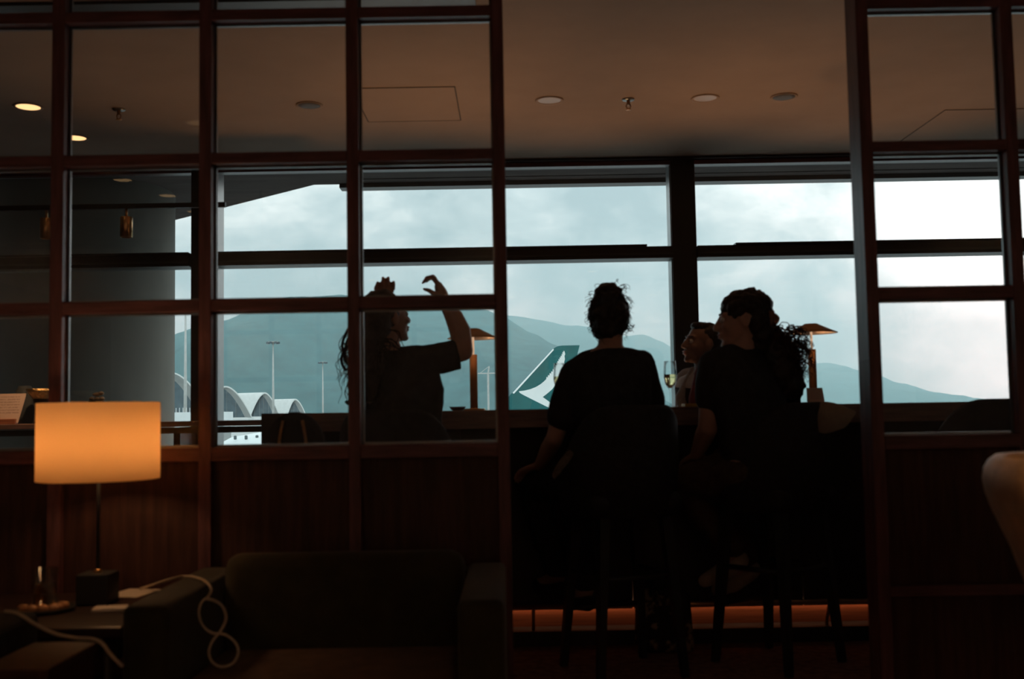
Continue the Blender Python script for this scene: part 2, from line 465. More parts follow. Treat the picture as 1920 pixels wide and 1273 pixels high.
access_panel((1772, 206), (2050, 203), (2050, 262), (1760, 262))

# linear slot diffuser running along the ceiling, top edge of the frame
o = tag(obj('slot_diffuser', B(-3.6, -0.12, 4.03, 4.145, CEIL - 0.012, CEIL + 0.004, bev=0.002, seg=1), 'blackmetal'), 'long black linear slot diffuser in the ceiling behind the left lattice screen', 'vent')

# window wall ---------------------------------------------------------------
def zat(px, py, D): return P(px, py, D).z
def xat(px, py, D): return P(px, py, D).x
mull = [(xat(358, 500, YW), xat(405, 500, YW)), (xat(1259, 400, YW), xat(1304, 400, YW))]
sp = mull[1][0] - mull[0][0]
mull = [(mull[0][0] - sp, mull[0][1] - sp)] + mull + [(mull[1][0] + sp, mull[1][1] + sp)]
for i, (a, b) in enumerate(mull):
    o = tag(obj('trim_%d' % (i + 1), B(a, b, YW, YW + 0.17, 0.0, CEIL), 'darkframe'), kind='structure')
    # bright aluminium return on the sides
    for s, nm in ((a, -1), (b, 1)):
        obj('side_return', B(s - 0.001 if nm > 0 else s - 0.006, s + 0.006 if nm > 0 else s + 0.001, YW + 0.02, YW + 0.165, 0.001, CEIL - 0.02), 'channel', o)
zt0, zt1 = zat(1100, 488, YW), zat(1100, 466, YW)
zh0 = zat(1270, 301, YW)
tag(obj('trim_5', B(XL, XR, YW - 0.06, YW + 0.19, zh0, CEIL), 'darkframe'), kind='structure')
tag(obj('trim_6', B(XL, XR, YW - 0.03, YW + 0.17, 0.0, 0.10), 'darkframe'), kind='structure')
edges = [XL] + [v for ab in mull for v in ab] + [XR]
wn = 0
for i in range(0, len(edges), 2):
    a, b = edges[i], edges[i + 1]
    if b - a < 0.15: continue
    wn += 1
    w = setting('window_%d' % wn, ((a + b) / 2, YW, 0))
    hx = (b - a) / 2
    obj('transom', B(-hx, hx, -0.05, 0.12, zt0, zt1), 'darkframe', w)
    obj('transom_cap', B(-hx + (0.24 if wn != 3 else 0.0) , hx - (0.17 if wn == 3 else 0.0), -0.065, 0.06, zt1, zt1 + 0.012), 'darkframe', w)
    obj('transom_line', B(-hx, hx, -0.056, -0.05, zt0 + 0.022, zt0 + 0.034), 'blackmetal', w)
    obj('pane', B(-hx, hx, 0.055, 0.063, zt1, zh0), 'window_glass', w)
    obj('pane', B(-hx, hx, 0.055, 0.063, 0.10, zt0), 'window_glass', w)
    obj('head_bead', B(-hx, hx, -0.01, 0.05, zh0 - 0.028, zh0), 'rosewood_h', w)

# outside: soffit and round column
SZ = 2.83
bm = bmesh.new()
poly = [(8.5, YW + 0.2), (8.5, 8.15), (-1.5, 8.1), (-3.09, 9.55), (-8.5, 14.5), (-8.5, YW + 0.2)]
lo = [bm.verts.new((x, y, SZ)) for x, y in poly]; hi = [bm.verts.new((x, y, SZ + 0.25)) for x, y in poly]
bm.faces.new(lo); bm.faces.new(hi)
for i in range(len(poly)):
    j = (i + 1) % len(poly); bm.faces.new((lo[i], lo[j], hi[j], hi[i]))
sof = tag(obj('roof_soffit', bm, 'soffit'), kind='structure')
g = bmesh.new()
box(g, -1.3, 8.5, 8.06, 8.19, SZ - 0.035, SZ - 0.001)
obj('gutter_edge', g, 'darkframe', sof)
for k in range(4):
    obj('soffit_batten', B(-1.2, 8.4, 7.2 + k * 0.24, 7.21 + k * 0.24, SZ - 0.006, SZ), 'soffit', sof)
bm = bmesh.new()
lathe(bm, [(0.74, -9.4), (0.74, SZ)], 64, (-3.39, 8.25, 0), True)
col = tag(obj('outer_column', bm, 'concrete', smooth=True), 'thick round grey concrete column outside the left window', 'column')
for f in col.data.polygons:
    if len(f.vertices) > 8: f.use_smooth = False

# window ledge (narrow bar along the glass, left part)
LZ = zat(450, 788, 6.35)
ledge = thing('window_ledge', 'narrow dark brown wooden ledge bar running along the left window', 'ledge', (0, 0, 0))
obj('ledge_top', B(-5.8, -0.9, 6.35, 6.74, LZ - 0.032, LZ, bev=0.004), 'counterwood', ledge)
obj('ledge_rail', B(-5.8, -0.9, 6.40, 6.46, LZ - 0.072, LZ - 0.036), 'darkframe', ledge)
for x in (-5.6, -4.1, -2.02, -0.98):
    obj('bracket', B(x - 0.02, x + 0.02, 6.42, 6.74, 0.0, LZ - 0.036), 'darkframe', ledge)

# ------------------------------------------------------------------ lattice screens
YS = 3.3
def rail_z(y0, y1, px=250): return zat(px, y1, YS), zat(px, y0, YS)
RZ = [rail_z(20, 40.5), rail_z(289, 309.5), rail_z(564, 586), rail_z(841.5, 867.5)]
step = RZ[0][0] - RZ[1][0]
RZ = [(RZ[0][0] + step, RZ[0][1] + step)] + RZ
RZ_low = (zat(1750, 1118, YS), zat(1750, 1098, YS))
DEP = 0.062
def screen(name, label, posts, first_extra=0.0, last_extra=0.0):
    t = thing(name, label, 'partition', ((posts[0][0] + posts[-1][1]) / 2, YS, 0))
    ox = t.location.x
    for i, (a, b) in enumerate(posts):
        d = DEP
        if i == 0 and first_extra: d = DEP + first_extra
        obj('stile', B(a - ox, b - ox, 0, d, 0.0, CEIL, bev=0.0015, seg=1), 'rosewood', t)
    for i in range(len(posts) - 1):
        x0, x1 = posts[i][1] - ox, posts[i + 1][0] - ox
        for (z0, z1) in RZ + [RZ_low, (0.0, 0.09)]:
            obj('rail', B(x0, x1, 0.001, DEP - 0.001, z0, z1, bev=0.0015, seg=1), 'rosewood_h', t)
        levels = [CEIL] + [v for z in RZ for v in (z[1], z[0])]
        for j in range(0, len(levels) - 1, 2):
            zt, zb = levels[j], levels[j + 1]
            if zt - zb < 0.05: continue
            p = obj('pane', B(x0, x1, DEP * 0.55 - 0.003, DEP * 0.55 + 0.003, zb, zt), 'glass', t)
            g = bmesh.new(); c0, c1 = DEP * 0.55 + 0.004, DEP * 0.55 + 0.014; w = 0.007
            box(g, x0, x1, c0, c1, zb, zb + w); box(g, x0, x1, c0, c1, zt - w, zt)
            box(g, x0, x0 + w, c0, c1, zb, zt); box(g, x1 - w, x1, c0, c1, zb, zt)
            obj('glazing_bead', g, 'channel', p)
        zlow = RZ[-1][0]
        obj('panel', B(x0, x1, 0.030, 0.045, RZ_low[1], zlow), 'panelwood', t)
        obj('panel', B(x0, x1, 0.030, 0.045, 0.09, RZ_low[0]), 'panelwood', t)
    return t
def pp(a, b, y=300): return (xat(a, y, YS), xat(b, y, YS))
Lp = [pp(95, 119), pp(373, 396), pp(650, 672), pp(925, 947)]
pit = (Lp[3][0] - Lp[0][0]) / 3
extra = []
for k in range(1, 5):
    extra.insert(0, (Lp[0][0] - pit * k, Lp[0][1] - pit * k))
screen('lattice_screen', 'tall dark rosewood lattice screen with square glass panes left of the opening', extra + Lp)
Rp = [pp(1615, 1638), pp(1888, 1911)]
for k in range(1, 5):
    Rp.append((Rp[1][0] + pit * k, Rp[1][1] + pit * k))
screen('lattice_screen', 'dark rosewood lattice screen with glass panes right of the opening', Rp, 0.045)

# ------------------------------------------------------------------ bar counter
CZ = 1.076
CXL, CXR = xat(490, 800, 4.75), 2.9
ct = thing('bar_counter', 'long dark wooden bar counter with brass foot rail under the window', 'counter', (0.9, 5.1, 0))
ox, oy = 0.9, 5.1
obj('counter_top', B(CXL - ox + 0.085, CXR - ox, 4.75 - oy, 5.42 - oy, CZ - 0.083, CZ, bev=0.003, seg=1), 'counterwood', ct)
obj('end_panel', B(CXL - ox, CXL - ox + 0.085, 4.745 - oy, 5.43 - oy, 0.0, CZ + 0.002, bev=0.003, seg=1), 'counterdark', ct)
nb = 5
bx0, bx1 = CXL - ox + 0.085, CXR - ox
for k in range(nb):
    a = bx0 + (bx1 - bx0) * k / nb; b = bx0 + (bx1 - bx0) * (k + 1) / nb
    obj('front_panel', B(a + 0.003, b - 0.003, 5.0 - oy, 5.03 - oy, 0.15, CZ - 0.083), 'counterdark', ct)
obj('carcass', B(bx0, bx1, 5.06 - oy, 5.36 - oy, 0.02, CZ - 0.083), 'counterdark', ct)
obj('lit_skirting', B(bx0, bx1, 5.05 - oy, 5.062 - oy, 0.06, 0.16), 'skirt', ct)
obj('plinth', B(bx0, bx1, 4.93 - oy, 5.06 - oy, 0.0, 0.066), 'counterdark', ct)
obj('led_strip', B(bx0 + 0.05, bx1 - 0.05, 5.033 - oy, 5.043 - oy, 0.162, 0.168), 'ledstrip', ct)
bm = bmesh.new(); tube(bm, [(bx0 + 0.05, 4.90 - oy, 0.185), (bx1, 4.90 - oy, 0.185)], 0.011, 14)
fr = obj('foot_rail', bm, 'brass', ct, True)
for px in (1000, 1557, 2000):
    x = xat(px, 1140, 4.9) - ox
    g = bmesh.new(); tube(g, [(x, 4.905 - oy, 0.18), (x, 4.96 - oy, 0.10), (x, 4.97 - oy, 0.05)], 0.008, 10)
    obj('rail_bracket', g, 'brassdark', ct, True)

# ------------------------------------------------------------------ bar stools
def build_stool(name, label, x, y, rz, group='bar stools at the counter', arch=False):
    """faces local +Y"""
    t = thing(name, label, 'bar stool', (x, y, 0), rz, group)
    s, top = 0.185, 0.66
    for sx in (-1, 1):
        for sy in (-1, 1):
            bm = bmesh.new()
            p0 = Vector((sx * s, sy * s, 0.0)); p1 = Vector((sx * 0.135, sy * 0.135, top))
            u = Vector((1, 0, 0)); v = Vector((0, 1, 0))
            rings = []
            for f, h in ((0.0, 0.013), (0.03, 0.014), (0.6, 0.019), (1.0, 0.022)):
                c = p0.lerp(p1, f)
                rings.append([c + u * a * h + v * b * h for a, b in ((-1, -1), (1, -1), (1, 1), (-1, 1))])
            loft(bm, rings)
            obj('leg', bm, 'blackmetal', t)
    def legat(sx, sy, z):
        f = z / top
        return Vector((sx * (s + (0.135 - s) * f), sy * (s + (0.135 - s) * f), z))
    for a, b, z in (((-1, 1), (1, 1), 0.24), ((-1, -1), (1, -1), 0.40), ((-1, -1), (-1, 1), 0.40), ((1, -1), (1, 1), 0.40)):
        bm = bmesh.new(); tube(bm, [legat(*a, z), legat(*b, z)], 0.011, 8)
        obj('rung', bm, 'blackmetal', t, True)
    bm = bmesh.new(); box(bm, -0.205, 0.205, -0.19, 0.21, 0.655, 0.735, bev=0.035, seg=4)
    obj('seat', bm, 'blackfab', t, True)
    if arch:      # narrow arched back panel
        bm = bmesh.new(); rings = []
        pr = [(-0.11, 0.70)] + [(-0.11 * math.cos(R(a)), 0.945 + 0.135 * math.sin(R(a))) for a in range(0, 181, 12)] + [(0.11, 0.70)]
        for yy, sc in ((-0.235, 0.93), (-0.225, 1.0), (-0.20, 1.0), (-0.19, 0.93)):
            rings.append([Vector((x_ * sc, yy - 0.25 * x_ * x_ * -4 * 0.2, 0.70 + (z_ - 0.70) * sc)) for x_, z_ in pr])
        loft(bm, rings)
        obj('backrest', bm, 'blackfab', t)
        for q in (-0.05, 0.05):  # brass tubes stand in for the lit streaks on the back
            bm = bmesh.new(); tube(bm, smoothpts([(q, -0.237, 0.72), (q, -0.240, 0.95), (q * 0.7, -0.238, 1.05)], 5), 0.006, 8); obj('back_streak', bm, 'brassdark', t, True)
        return t
    # wrap-around back shell
    bm = bmesh.new(); n = 28
    rows = []
    for i in range(n + 1):
        th = R(-205 + 230 * i / n)      # sweeps right-front .. back .. left-front
        c = math.cos(th); sn = math.sin(th)
        e = max(0.0, -sn) if sn < 0 else -sn
        k = min(1.0, max(0.0, (-sn + 0.45) / 1.35)); k = k * k * (3 - 2 * k)
        zt = 0.80 + 0.285 * k
        z0 = 0.64
        col_ = []
        for r_, zz in ((0.205, z0), (0.235, z0), (0.25, (z0 + zt) / 2), (0.252, zt - 0.02), (0.240, zt), (0.222, zt - 0.004), (0.214, zt - 0.03), (0.212, (z0 + zt) / 2)):
            col_.append(bm.verts.new((r_ * c, r_ * sn * 0.95, zz)))
        rows.append(col_)
    m = len(rows[0])
    for i in range(n):
        for j in range(m):
            bm.faces.new((rows[i][j], rows[i][(j + 1) % m], rows[i + 1][(j + 1) % m], rows[i + 1][j]))
    bm.faces.new(rows[0]); bm.faces.new(rows[-1][::-1])
    sh = obj('backrest', bm, 'blackfab', t, True)
    return t
def stool_at(px, D): return xat(px, 1000, D)
build_stool('bar_stool', 'black bar stool carrying the woman seen from behind', 0.43, 4.44, R(20))
build_stool('bar_stool', 'black bar stool with a pale jacket hung over its back', 1.095, 4.56, R(40))
build_stool('bar_stool', 'black bar stool under the woman with raised arms', xat(752, 850, 4.42), 4.42, R(-12))
build_stool('bar_stool', 'empty black bar stool at the left end of the counter', xat(590, 810, 3.98), 3.98, R(-8), arch=True)
build_stool('bar_stool', 'empty black bar stool behind the right lattice screen', xat(1838, 800, 4.35), 4.35, R(10))

# ------------------------------------------------------------------ people
UP = Vector((0, 0, 1))
def axes_from(fwd, up=UP, tilt=0.0):
    f = Vector(fwd).normalized()
    r = f.cross(Vector(up)).normalized()
    u = r.cross(f).normalized()
    if tilt:
        q = Matrix.Rotation(tilt, 3, f); r = q @ r; u = q @ u
    return Matrix((r, f, u)).transposed()
def head_shape(bm, c, A, s=1.0, ears=True):
    def E(p, r, sub=3): ellipsoid(bm, c + A @ (Vector(p) * s), [q * s for q in r], A, sub)
    E((0, -0.014, 0.030), (0.074, 0.093, 0.083))
    E((0, 0.024, -0.018), (0.062, 0.066, 0.090))
    E((0, 0.045, -0.078), (0.043, 0.040, 0.032))
    E((0, 0.073, -0.098), (0.022, 0.018, 0.014), 2)
    E((0, 0.071, 0.024), (0.052, 0.020, 0.014), 2)
    E((0.033, 0.064, -0.026), (0.024, 0.022, 0.020), 2); E((-0.033, 0.064, -0.026), (0.024, 0.022, 0.020), 2)
    capsule(bm, c + A @ (Vector((0, 0.086, 0.014)) * s), 0.008 * s, c + A @ (Vector((0, 0.108, -0.030)) * s), 0.0125 * s)
    E((0.011, 0.094, -0.034), (0.010, 0.012, 0.009), 2); E((-0.011, 0.094, -0.034), (0.010, 0.012, 0.009), 2)
    E((0, 0.088, -0.056), (0.024, 0.012, 0.0065), 2); E((0, 0.086, -0.068), (0.021, 0.012, 0.007), 2)
    if ears:
        for q in (-1, 1):
            E((q * 0.074, -0.008, -0.006), (0.010, 0.020, 0.033), 2)
def face_parts(c, A, s, t):
    for q in (-1, 1):
        bm = bmesh.new(); ellipsoid(bm, c + A @ (Vector((q * 0.030, 0.079, 0.001)) * s), [0.0125 * s] * 3, A, 2)
        ey = obj('eye', bm, 'eyewhite', t, True)
        bm = bmesh.new(); ellipsoid(bm, c + A @ (Vector((q * 0.030, 0.0895, 0.001)) * s), [0.0055 * s, 0.0028 * s, 0.0055 * s], A, 2)
        obj('iris', bm, 'iris', ey, True)
        bm = bmesh.new(); capsule(bm, c + A @ (Vector((q * 0.014, 0.090, 0.026)) * s), 0.0035 * s, c + A @ (Vector((q * 0.046, 0.079, 0.028)) * s), 0.0025 * s, 8)
        obj('eyebrow', bm, 'hair', t, True)
    bm = bmesh.new()
    ellipsoid(bm, c + A @ (Vector((0, 0.0925, -0.0565)) * s), (0.021 * s, 0.010 * s, 0.0052 * s), A, 2)
    ellipsoid(bm, c + A @ (Vector((0, 0.0905, -0.0670)) * s), (0.018 * s, 0.010 * s, 0.0058 * s), A, 2)
    obj('lips', bm, 'lips', t, True)
def hand_shape(bm, wrist, d, palm_n, thumb_side, curl=0.5, s=1.0, spread=0.012):
    """d: towards the fingers, palm_n: out of the palm, thumb_side: to the thumb"""
    d = Vector(d).normalized(); pn = Vector(palm_n); pn = (pn - d * pn.dot(d)).normalized()
    ts = d.cross(pn); ts = ts if ts.dot(Vector(thumb_side)) > 0 else -ts
    w = Vector(wrist)
    secs = []
    for f, a, b in ((-0.01, 0.026, 0.018), (0.02, 0.033, 0.016), (0.055, 0.040, 0.014), (0.085, 0.038, 0.011)):
        secs.append((w + d * f * s, ts * a * s, pn * b * s))
    eloft(bm, secs, 16)
    for i, (off, ln) in enumerate(((0.029, 0.072), (0.010, 0.080), (-0.010, 0.075), (-0.028, 0.058))):
        p = w + d * 0.082 * s + ts * off * s
        pts = [p]; ang = 0.25 * curl; dd = d
        for sgm in (0.45, 0.32, 0.23):
            ang += curl * 0.62
            dv = d * math.cos(ang) + pn * math.sin(ang) + ts * off * (spread / 0.03)
            pts.append(pts[-1] + dv.normalized() * ln * sgm * s)
        chain(bm, pts, [0.0092 * s, 0.0085 * s, 0.0078 * s, 0.0066 * s])
    tb = w + d * 0.022 * s + ts * 0.028 * s
    p1 = tb + (d * 0.55 + ts * 0.75 + pn * 0.3).normalized() * 0.038 * s
    p2 = p1 + (d * 0.8 + ts * 0.25 + pn * 0.55).normalized() * 0.030 * s
    p3 = p2 + (d * 0.85 + ts * 0.0 + pn * 0.6).normalized() * 0.022 * s
    chain(bm, [tb, p1, p2, p3], [0.014 * s, 0.0105 * s, 0.0095 * s, 0.0075 * s])
def strands(bm, roots, length, down, amp, turns, rad, seg=18, wild=0.25):
    for (p, d) in roots:
        ln = length * random.uniform(0.75, 1.1)
        ph = random.uniform(0, 6.28); tn = turns * random.uniform(0.7, 1.3); am = amp * random.uniform(0.6, 1.3)
        d = Vector(d).normalized(); pos = Vector(p); pts = []
        u, v = frame_for(Vector(down))
        drift = Vector((random.uniform(-1, 1), random.uniform(-1, 1), 0)) * wild
        for i in range(seg + 1):
            f = i / seg
            dirn = (d * (1 - f) ** 2 + Vector(down) * (1 - (1 - f) ** 2) + drift * f).normalized()
            pos = pos + dirn * (ln / seg)
            a = ph + tn * 2 * math.pi * f; g = min(1, f * 4)
            pts.append(pos + (u * math.cos(a) + v * math.sin(a)) * am * g)
        tube(bm, pts, [rad * (1 - 0.6 * i / seg) for i in range(seg + 1)], 4)

def torso_secs(pel, wst, cst, shl, neck, right, fwd, k=1.0, w=(0.165, 0.135, 0.155, 0.165)):
    """elliptical sections from pelvis to neck base, right / fwd unit vectors"""
    return [(pel - UP * 0.06, right * w[0] * 0.8 * k, fwd * 0.10 * k), (pel, right * w[0] * k, fwd * 0.115 * k), (pel.lerp(wst, 0.5), right * (w[0] * 0.5 + w[1] * 0.5) * k, fwd * 0.108 * k),
            (wst, right * w[1] * k, fwd * 0.10 * k), (wst.lerp(cst, 0.5), right * (w[1] * 0.45 + w[2] * 0.55) * k, fwd * 0.105 * k), (cst, right * w[2] * k, fwd * 0.112 * k),
            (cst.lerp(shl, 0.6), right * w[3] * k, fwd * 0.10 * k), (shl, right * w[3] * 0.88 * k, fwd * 0.078 * k), (shl.lerp(neck, 0.5), right * 0.105 * k, fwd * 0.062 * k), (neck, right * 0.058 * k, fwd * 0.055 * k)]

# ---------- woman seen from behind (centre)
def woman_back():
    D = 4.42
    t = thing('person', 'woman with dark pinned-up hair in a black t-shirt, seen from behind', 'person', (0.43, 4.44, 0), group='people at the counter')
    f = Vector((-0.22, 1, 0)).normalized(); r = f.cross(UP).normalized()
    base = P(1145, 900, D); base.z = 0.81
    pel = base; cst = P(1146, 735, D); wst = pel.lerp(cst, 0.45); shl = P(1143, 676, D); neck = P(1143, 650, D)
    hc = P(1142, 594, D + 0.01); A = axes_from((-0.12, 1, -0.05))
    b = bmesh.new()
    eloft(b, torso_secs(pel, wst, cst, shl, neck, r, f))
    capsule(b, neck - UP * 0.03, 0.054, hc - A @ Vector((0, 0.03, 0.06)), 0.050)
    head_shape(b, hc, A, 0.98)
    Ls = P(1077, 702, D + 0.0); Le = P(1040, 822, D + 0.02); Lw = P(1012, 872, D + 0.26)
    Rs = P(1201, 684, D + 0.03); Re = P(1228, 782, D + 0.13); Rw = P(1188, 742, D + 0.38)
    chain(b, [Ls, Ls.lerp(Le, 0.5), Le], [0.050, 0.044, 0.037]); chain(b, [Le, Le.lerp(Lw, 0.35), Lw], [0.037, 0.038, 0.025])
    chain(b, [Rs, Rs.lerp(Re, 0.5), Re], [0.050, 0.044, 0.037]); chain(b, [Re, Re.lerp(Rw, 0.35), Rw], [0.037, 0.038, 0.025])
    hand_shape(b, Lw, Vector((-0.75, 0.6, -0.25)), (0.1, -0.1, -1), (0, 1, 0), 0.45)
    hand_shape(b, Rw, Vector((-0.5, 0.8, -0.1)), (0, 0, -1), (-1, 0.2, 0), 0.3)
    # legs, crossed to the left
    hL = pel - r * 0.085 - UP * 0.02; hR = pel + r * 0.085 - UP * 0.02
    kL = P(1000, 912, D + 0.37); kR = P(1075, 930, D + 0.42)
    aL = Vector((kL.x + 0.10, kL.y + 0.02, 0.33)); aR = Vector((kR.x + 0.03, kR.y - 0.22, 0.30))
    for h, k_, a in ((hL, kL, aL), (hR, kR, aR)):
        chain(b, [h, h.lerp(k_, 0.5), k_], [0.085, 0.072, 0.055]); chain(b, [k_, k_.lerp(a, 0.35), a], [0.053, 0.055, 0.036])
        chain(b, [a, a + Vector((-0.05, 0.10, -0.045)), a + Vector((-0.08, 0.19, -0.055))], [0.038, 0.034, 0.022])
    obj('body', remesh(b, 0.006, 3), 'skin', t).location = -t.location
    face_parts_at(hc, A, 0.98, t)
    b = bmesh.new()
    eloft(b, torso_secs(pel + UP * 0.03, wst, cst, shl, neck - UP * 0.004, r, f, 1.10))
    for s_, e_, q in ((Ls, Le, 0.66), (Rs, Re, 0.7)):
        m_ = s_.lerp(e_, q); chain(b, [s_ + UP * 0.002, m_], [0.062, 0.064])
    chain(b, [P(1118, 672, D), P(1096, 680, D), Ls], [0.045, 0.048, 0.058]); chain(b, [P(1166, 669, D), P(1184, 673, D), Rs], [0.045, 0.046, 0.058])
    cp = remesh(b, 0.008, 6, jitter=0.006, jscale=9)
    obj('t_shirt', cp, 'black_cotton', t).location = -t.location
    b = bmesh.new()
    chain(b, [pel, hL, hL.lerp(kL, 0.5), kL, kL.lerp(aL, 0.5), aL + UP * 0.04], [0.12, 0.10, 0.083, 0.065, 0.062, 0.055])
    chain(b, [pel, hR, hR.lerp(kR, 0.5), kR, kR.lerp(aR, 0.5), aR + UP * 0.04], [0.12, 0.10, 0.083, 0.065, 0.062, 0.055])
    obj('trousers', remesh(b, 0.01, 5), 'dtrousers', t).location = -t.location
    for a in (aL, aR):
        b = bmesh.new(); chain(b, [a + Vector((0.01, -0.02, -0.05)), a + Vector((-0.05, 0.10, -0.06)), a + Vector((-0.085, 0.20, -0.065))], [0.036, 0.040, 0.030])
        obj('shoe', remesh(b, 0.008, 3), 'blackfab', t).location = -t.location
    # hair
    b = bmesh.new()
    ellipsoid(b, P(1142, 590, D - 0.005), (0.087, 0.10, 0.098), A)
    ellipsoid(b, P(1141, 567, D - 0.015), (0.070, 0.085, 0.062), A)
    ellipsoid(b, P(1139, 548, D - 0.02), (0.052, 0.055, 0.040), A)
    ellipsoid(b, P(1140, 617, D - 0.02), (0.068, 0.07, 0.055), A)
    for i in range(46):
        a = random.uniform(0, 6.28); rr = random.uniform(0.03, 0.058)
        c = P(1140, 562, D - 0.02) + Vector((math.cos(a) * rr, math.sin(a) * rr * 0.8, random.uniform(-0.045, 0.045)))
        ellipsoid(b, c, [random.uniform(0.012, 0.02)] * 3, A, 2)
    hm = obj('hair', remesh(b, 0.006, 2, jitter=0.009, jscale=38), 'hair', t); hm.location = -t.location
    b = bmesh.new(); roots = []
    for i in range(120):
        a = random.uniform(0, 6.28)
        d = Vector((math.cos(a), random.uniform(-0.6, 0.2), math.sin(a)))
        c = P(1141, random.uniform(550, 612), D - 0.02)
        roots.append((c + Vector((d.x * 0.066, d.y * 0.08, d.z * 0.05)), d))
    strands(b, roots, 0.045, Vector((0, 0, -0.4)), 0.007, 1.2, 0.0016, 10)
    for (px, py) in ((1176, 604), (1178, 600), (1174, 609)):
        q = [P(px, py, D), P(px + 3, py + 8, D), P(px + 7, py + 12, D), P(px + 12, py + 9, D)]
        tube(b, smoothpts(q, 4), 0.0022, 5)
    obj('loose_strands', b, 'hair', hm).location = (0, 0, 0)
    return t
def face_parts_at(c, A, s, t):
    n0 = len(t.children)
    face_parts(c, A, s, t)
    for ch in t.children:
        if ch.name.split('.')[0] in ('eye', 'eyebrow', 'lips'):
            ch.location = -t.location
woman_back()

# ---------- woman with raised arms (left)
def woman_arms():
    D = 4.42
    x0 = xat(748, 850, D)
    t = thing('person', 'woman in a black t-shirt raising both arms and holding up her long wavy hair', 'person', (x0, D, 0), group='people at the counter')
    f = Vector((0.35, 1, 0)).normalized(); r = f.cross(UP).normalized()
    pel = P(752, 900, D); pel.z = 0.81
    cst = P(757, 730, D); wst = pel.lerp(cst, 0.45); shl = P(742, 682, D); neck = P(732, 656, D)
    hc = P(724, 596, D); A = axes_from((0.74, 0.64, 0.20))
    b = bmesh.new()
    W = (0.165, 0.145, 0.160, 0.155)
    eloft(b, torso_secs(pel, wst, cst, shl, neck, r, f, 1.0, W))
    capsule(b, neck - UP * 0.04, 0.056, hc - A @ Vector((0, 0.02, 0.06)), 0.052)
    head_shape(b, hc, A, 1.0)
    # right arm: out to the right, forearm up, hand pinching
    Rs = P(796, 676, D + 0.02); Re = P(868, 658, D + 0.06); Rw = P(834, 566, D + 0.05)
    chain(b, [Rs, Rs.lerp(Re, 0.5), Re], [0.055, 0.052, 0.043]); chain(b, [Re, P(863, 622, D + 0.06), P(852, 596, D + 0.055), Rw], [0.043, 0.046, 0.040, 0.027])
    # palm and fingers of the pinching hand, fingers side by side in depth
    kn = P(820, 532, D + 0.05)
    eloft(b, [(Rw, Vector((0.024, 0, 0.01)), Vector((0, 0.028, 0))), (Rw.lerp(kn, 0.5), Vector((0.024, 0, 0.012)), Vector((0, 0.038, 0))), (kn, Vector((0.013, 0, 0.010)), Vector((0, 0.039, 0)))], 16)
    for i, (dy, a, bb, c) in enumerate(((-0.030, (810, 519), (800, 521), (794, 530)), (-0.010, (812, 518), (801, 521), (793, 530)), (0.010, (813, 519), (803, 521), (795, 529)), (0.028, (815, 521), (806, 522), (799, 528)))):
        chain(b, [kn + Vector((0, dy, 0)), P(*a, D + 0.05 + dy), P(*bb, D + 0.05 + dy), P(*c, D + 0.05 + dy)], [0.0105, 0.0095, 0.0085, 0.0068])
    chain(b, [P(826, 556, D + 0.02), P(813, 550, D + 0.0), P(803, 544, D), P(795, 542, D + 0.01)], [0.017, 0.0115, 0.0095, 0.0068])
    # left arm goes up in front of the head, fist over the crown
    Ls = P(690, 684, D + 0.04); Le = P(702, 622, D + 0.30); Lw = P(723, 560, D + 0.13)
    chain(b, [Ls, Ls.lerp(Le, 0.5), Le], [0.052, 0.046, 0.040]); chain(b, [Le, Le.lerp(Lw, 0.35), Lw], [0.040, 0.040, 0.027])
    Lk = P(723, 541, D + 0.10)
    eloft(b, [(Lw, Vector((0.028, 0, 0)), Vector((0, 0.018, 0))), (Lw.lerp(Lk, 0.6), Vector((0.036, 0, 0)), Vector((0, 0.018, 0))), (Lk, Vector((0.038, 0, 0)), Vector((0, 0.014, 0)))], 16)
    for px, tx, py in ((711, 708, 528), (719, 718, 519), (727, 728, 519), (735, 738, 527)):
        chain(b, [P(px, 546, D + 0.10), P(tx, py + 2, D + 0.10), P(tx + 0.5, py + 6, D + 0.07), P(tx + 0.5, py + 16, D + 0.06)], [0.0090, 0.0074, 0.007, 0.006])
    chain(b, [P(709, 551, D + 0.11), P(705, 541, D + 0.09), P(708, 532, D + 0.07)], [0.013, 0.0105, 0.008])
    hL = pel - r * 0.085; hR = pel + r * 0.085
    kL = hL + f * 0.42 - UP * 0.02; kR = hR + f * 0.42 - UP * 0.02
    aL = Vector((kL.x, kL.y - 0.16, 0.31)); aR = Vector((kR.x, kR.y - 0.16, 0.31))
    for h, k_, a in ((hL, kL, aL), (hR, kR, aR)):
        chain(b, [h, h.lerp(k_, 0.5), k_], [0.085, 0.072, 0.055]); chain(b, [k_, k_.lerp(a, 0.35), a], [0.053, 0.055, 0.036])
        chain(b, [a, a + f * 0.1 - UP * 0.045, a + f * 0.19 - UP * 0.05], [0.038, 0.034, 0.022])
    obj('body', remesh(b, 0.005, 3), 'skin', t).location = -t.location
    face_parts_at(hc, A, 1.0, t)
    b = bmesh.new()
    eloft(b, torso_secs(pel + UP * 0.03, wst, cst, shl, neck - UP * 0.004, r, f, 1.12, W))
    chain(b, [P(775, 685, D), Rs], [0.078, 0.068])
    ax_ = (P(858, 664, D + 0.05) - Rs).normalized(); sy_ = Vector((0, 1, 0)); sz_ = ax_.cross(sy_).normalized()
    eloft(b, [(Rs - ax_ * 0.03, sy_ * 0.070, sz_ * 0.068), (Rs + ax_ * 0.04, sy_ * 0.068, sz_ * 0.064), (P(840, 668, D + 0.045), sy_ * 0.066, sz_ * 0.063), (P(860, 665, D + 0.05), sy_ * 0.066, sz_ * 0.064)])
    chain(b, [P(745, 672, D), P(790, 668, D)], [0.05, 0.05])
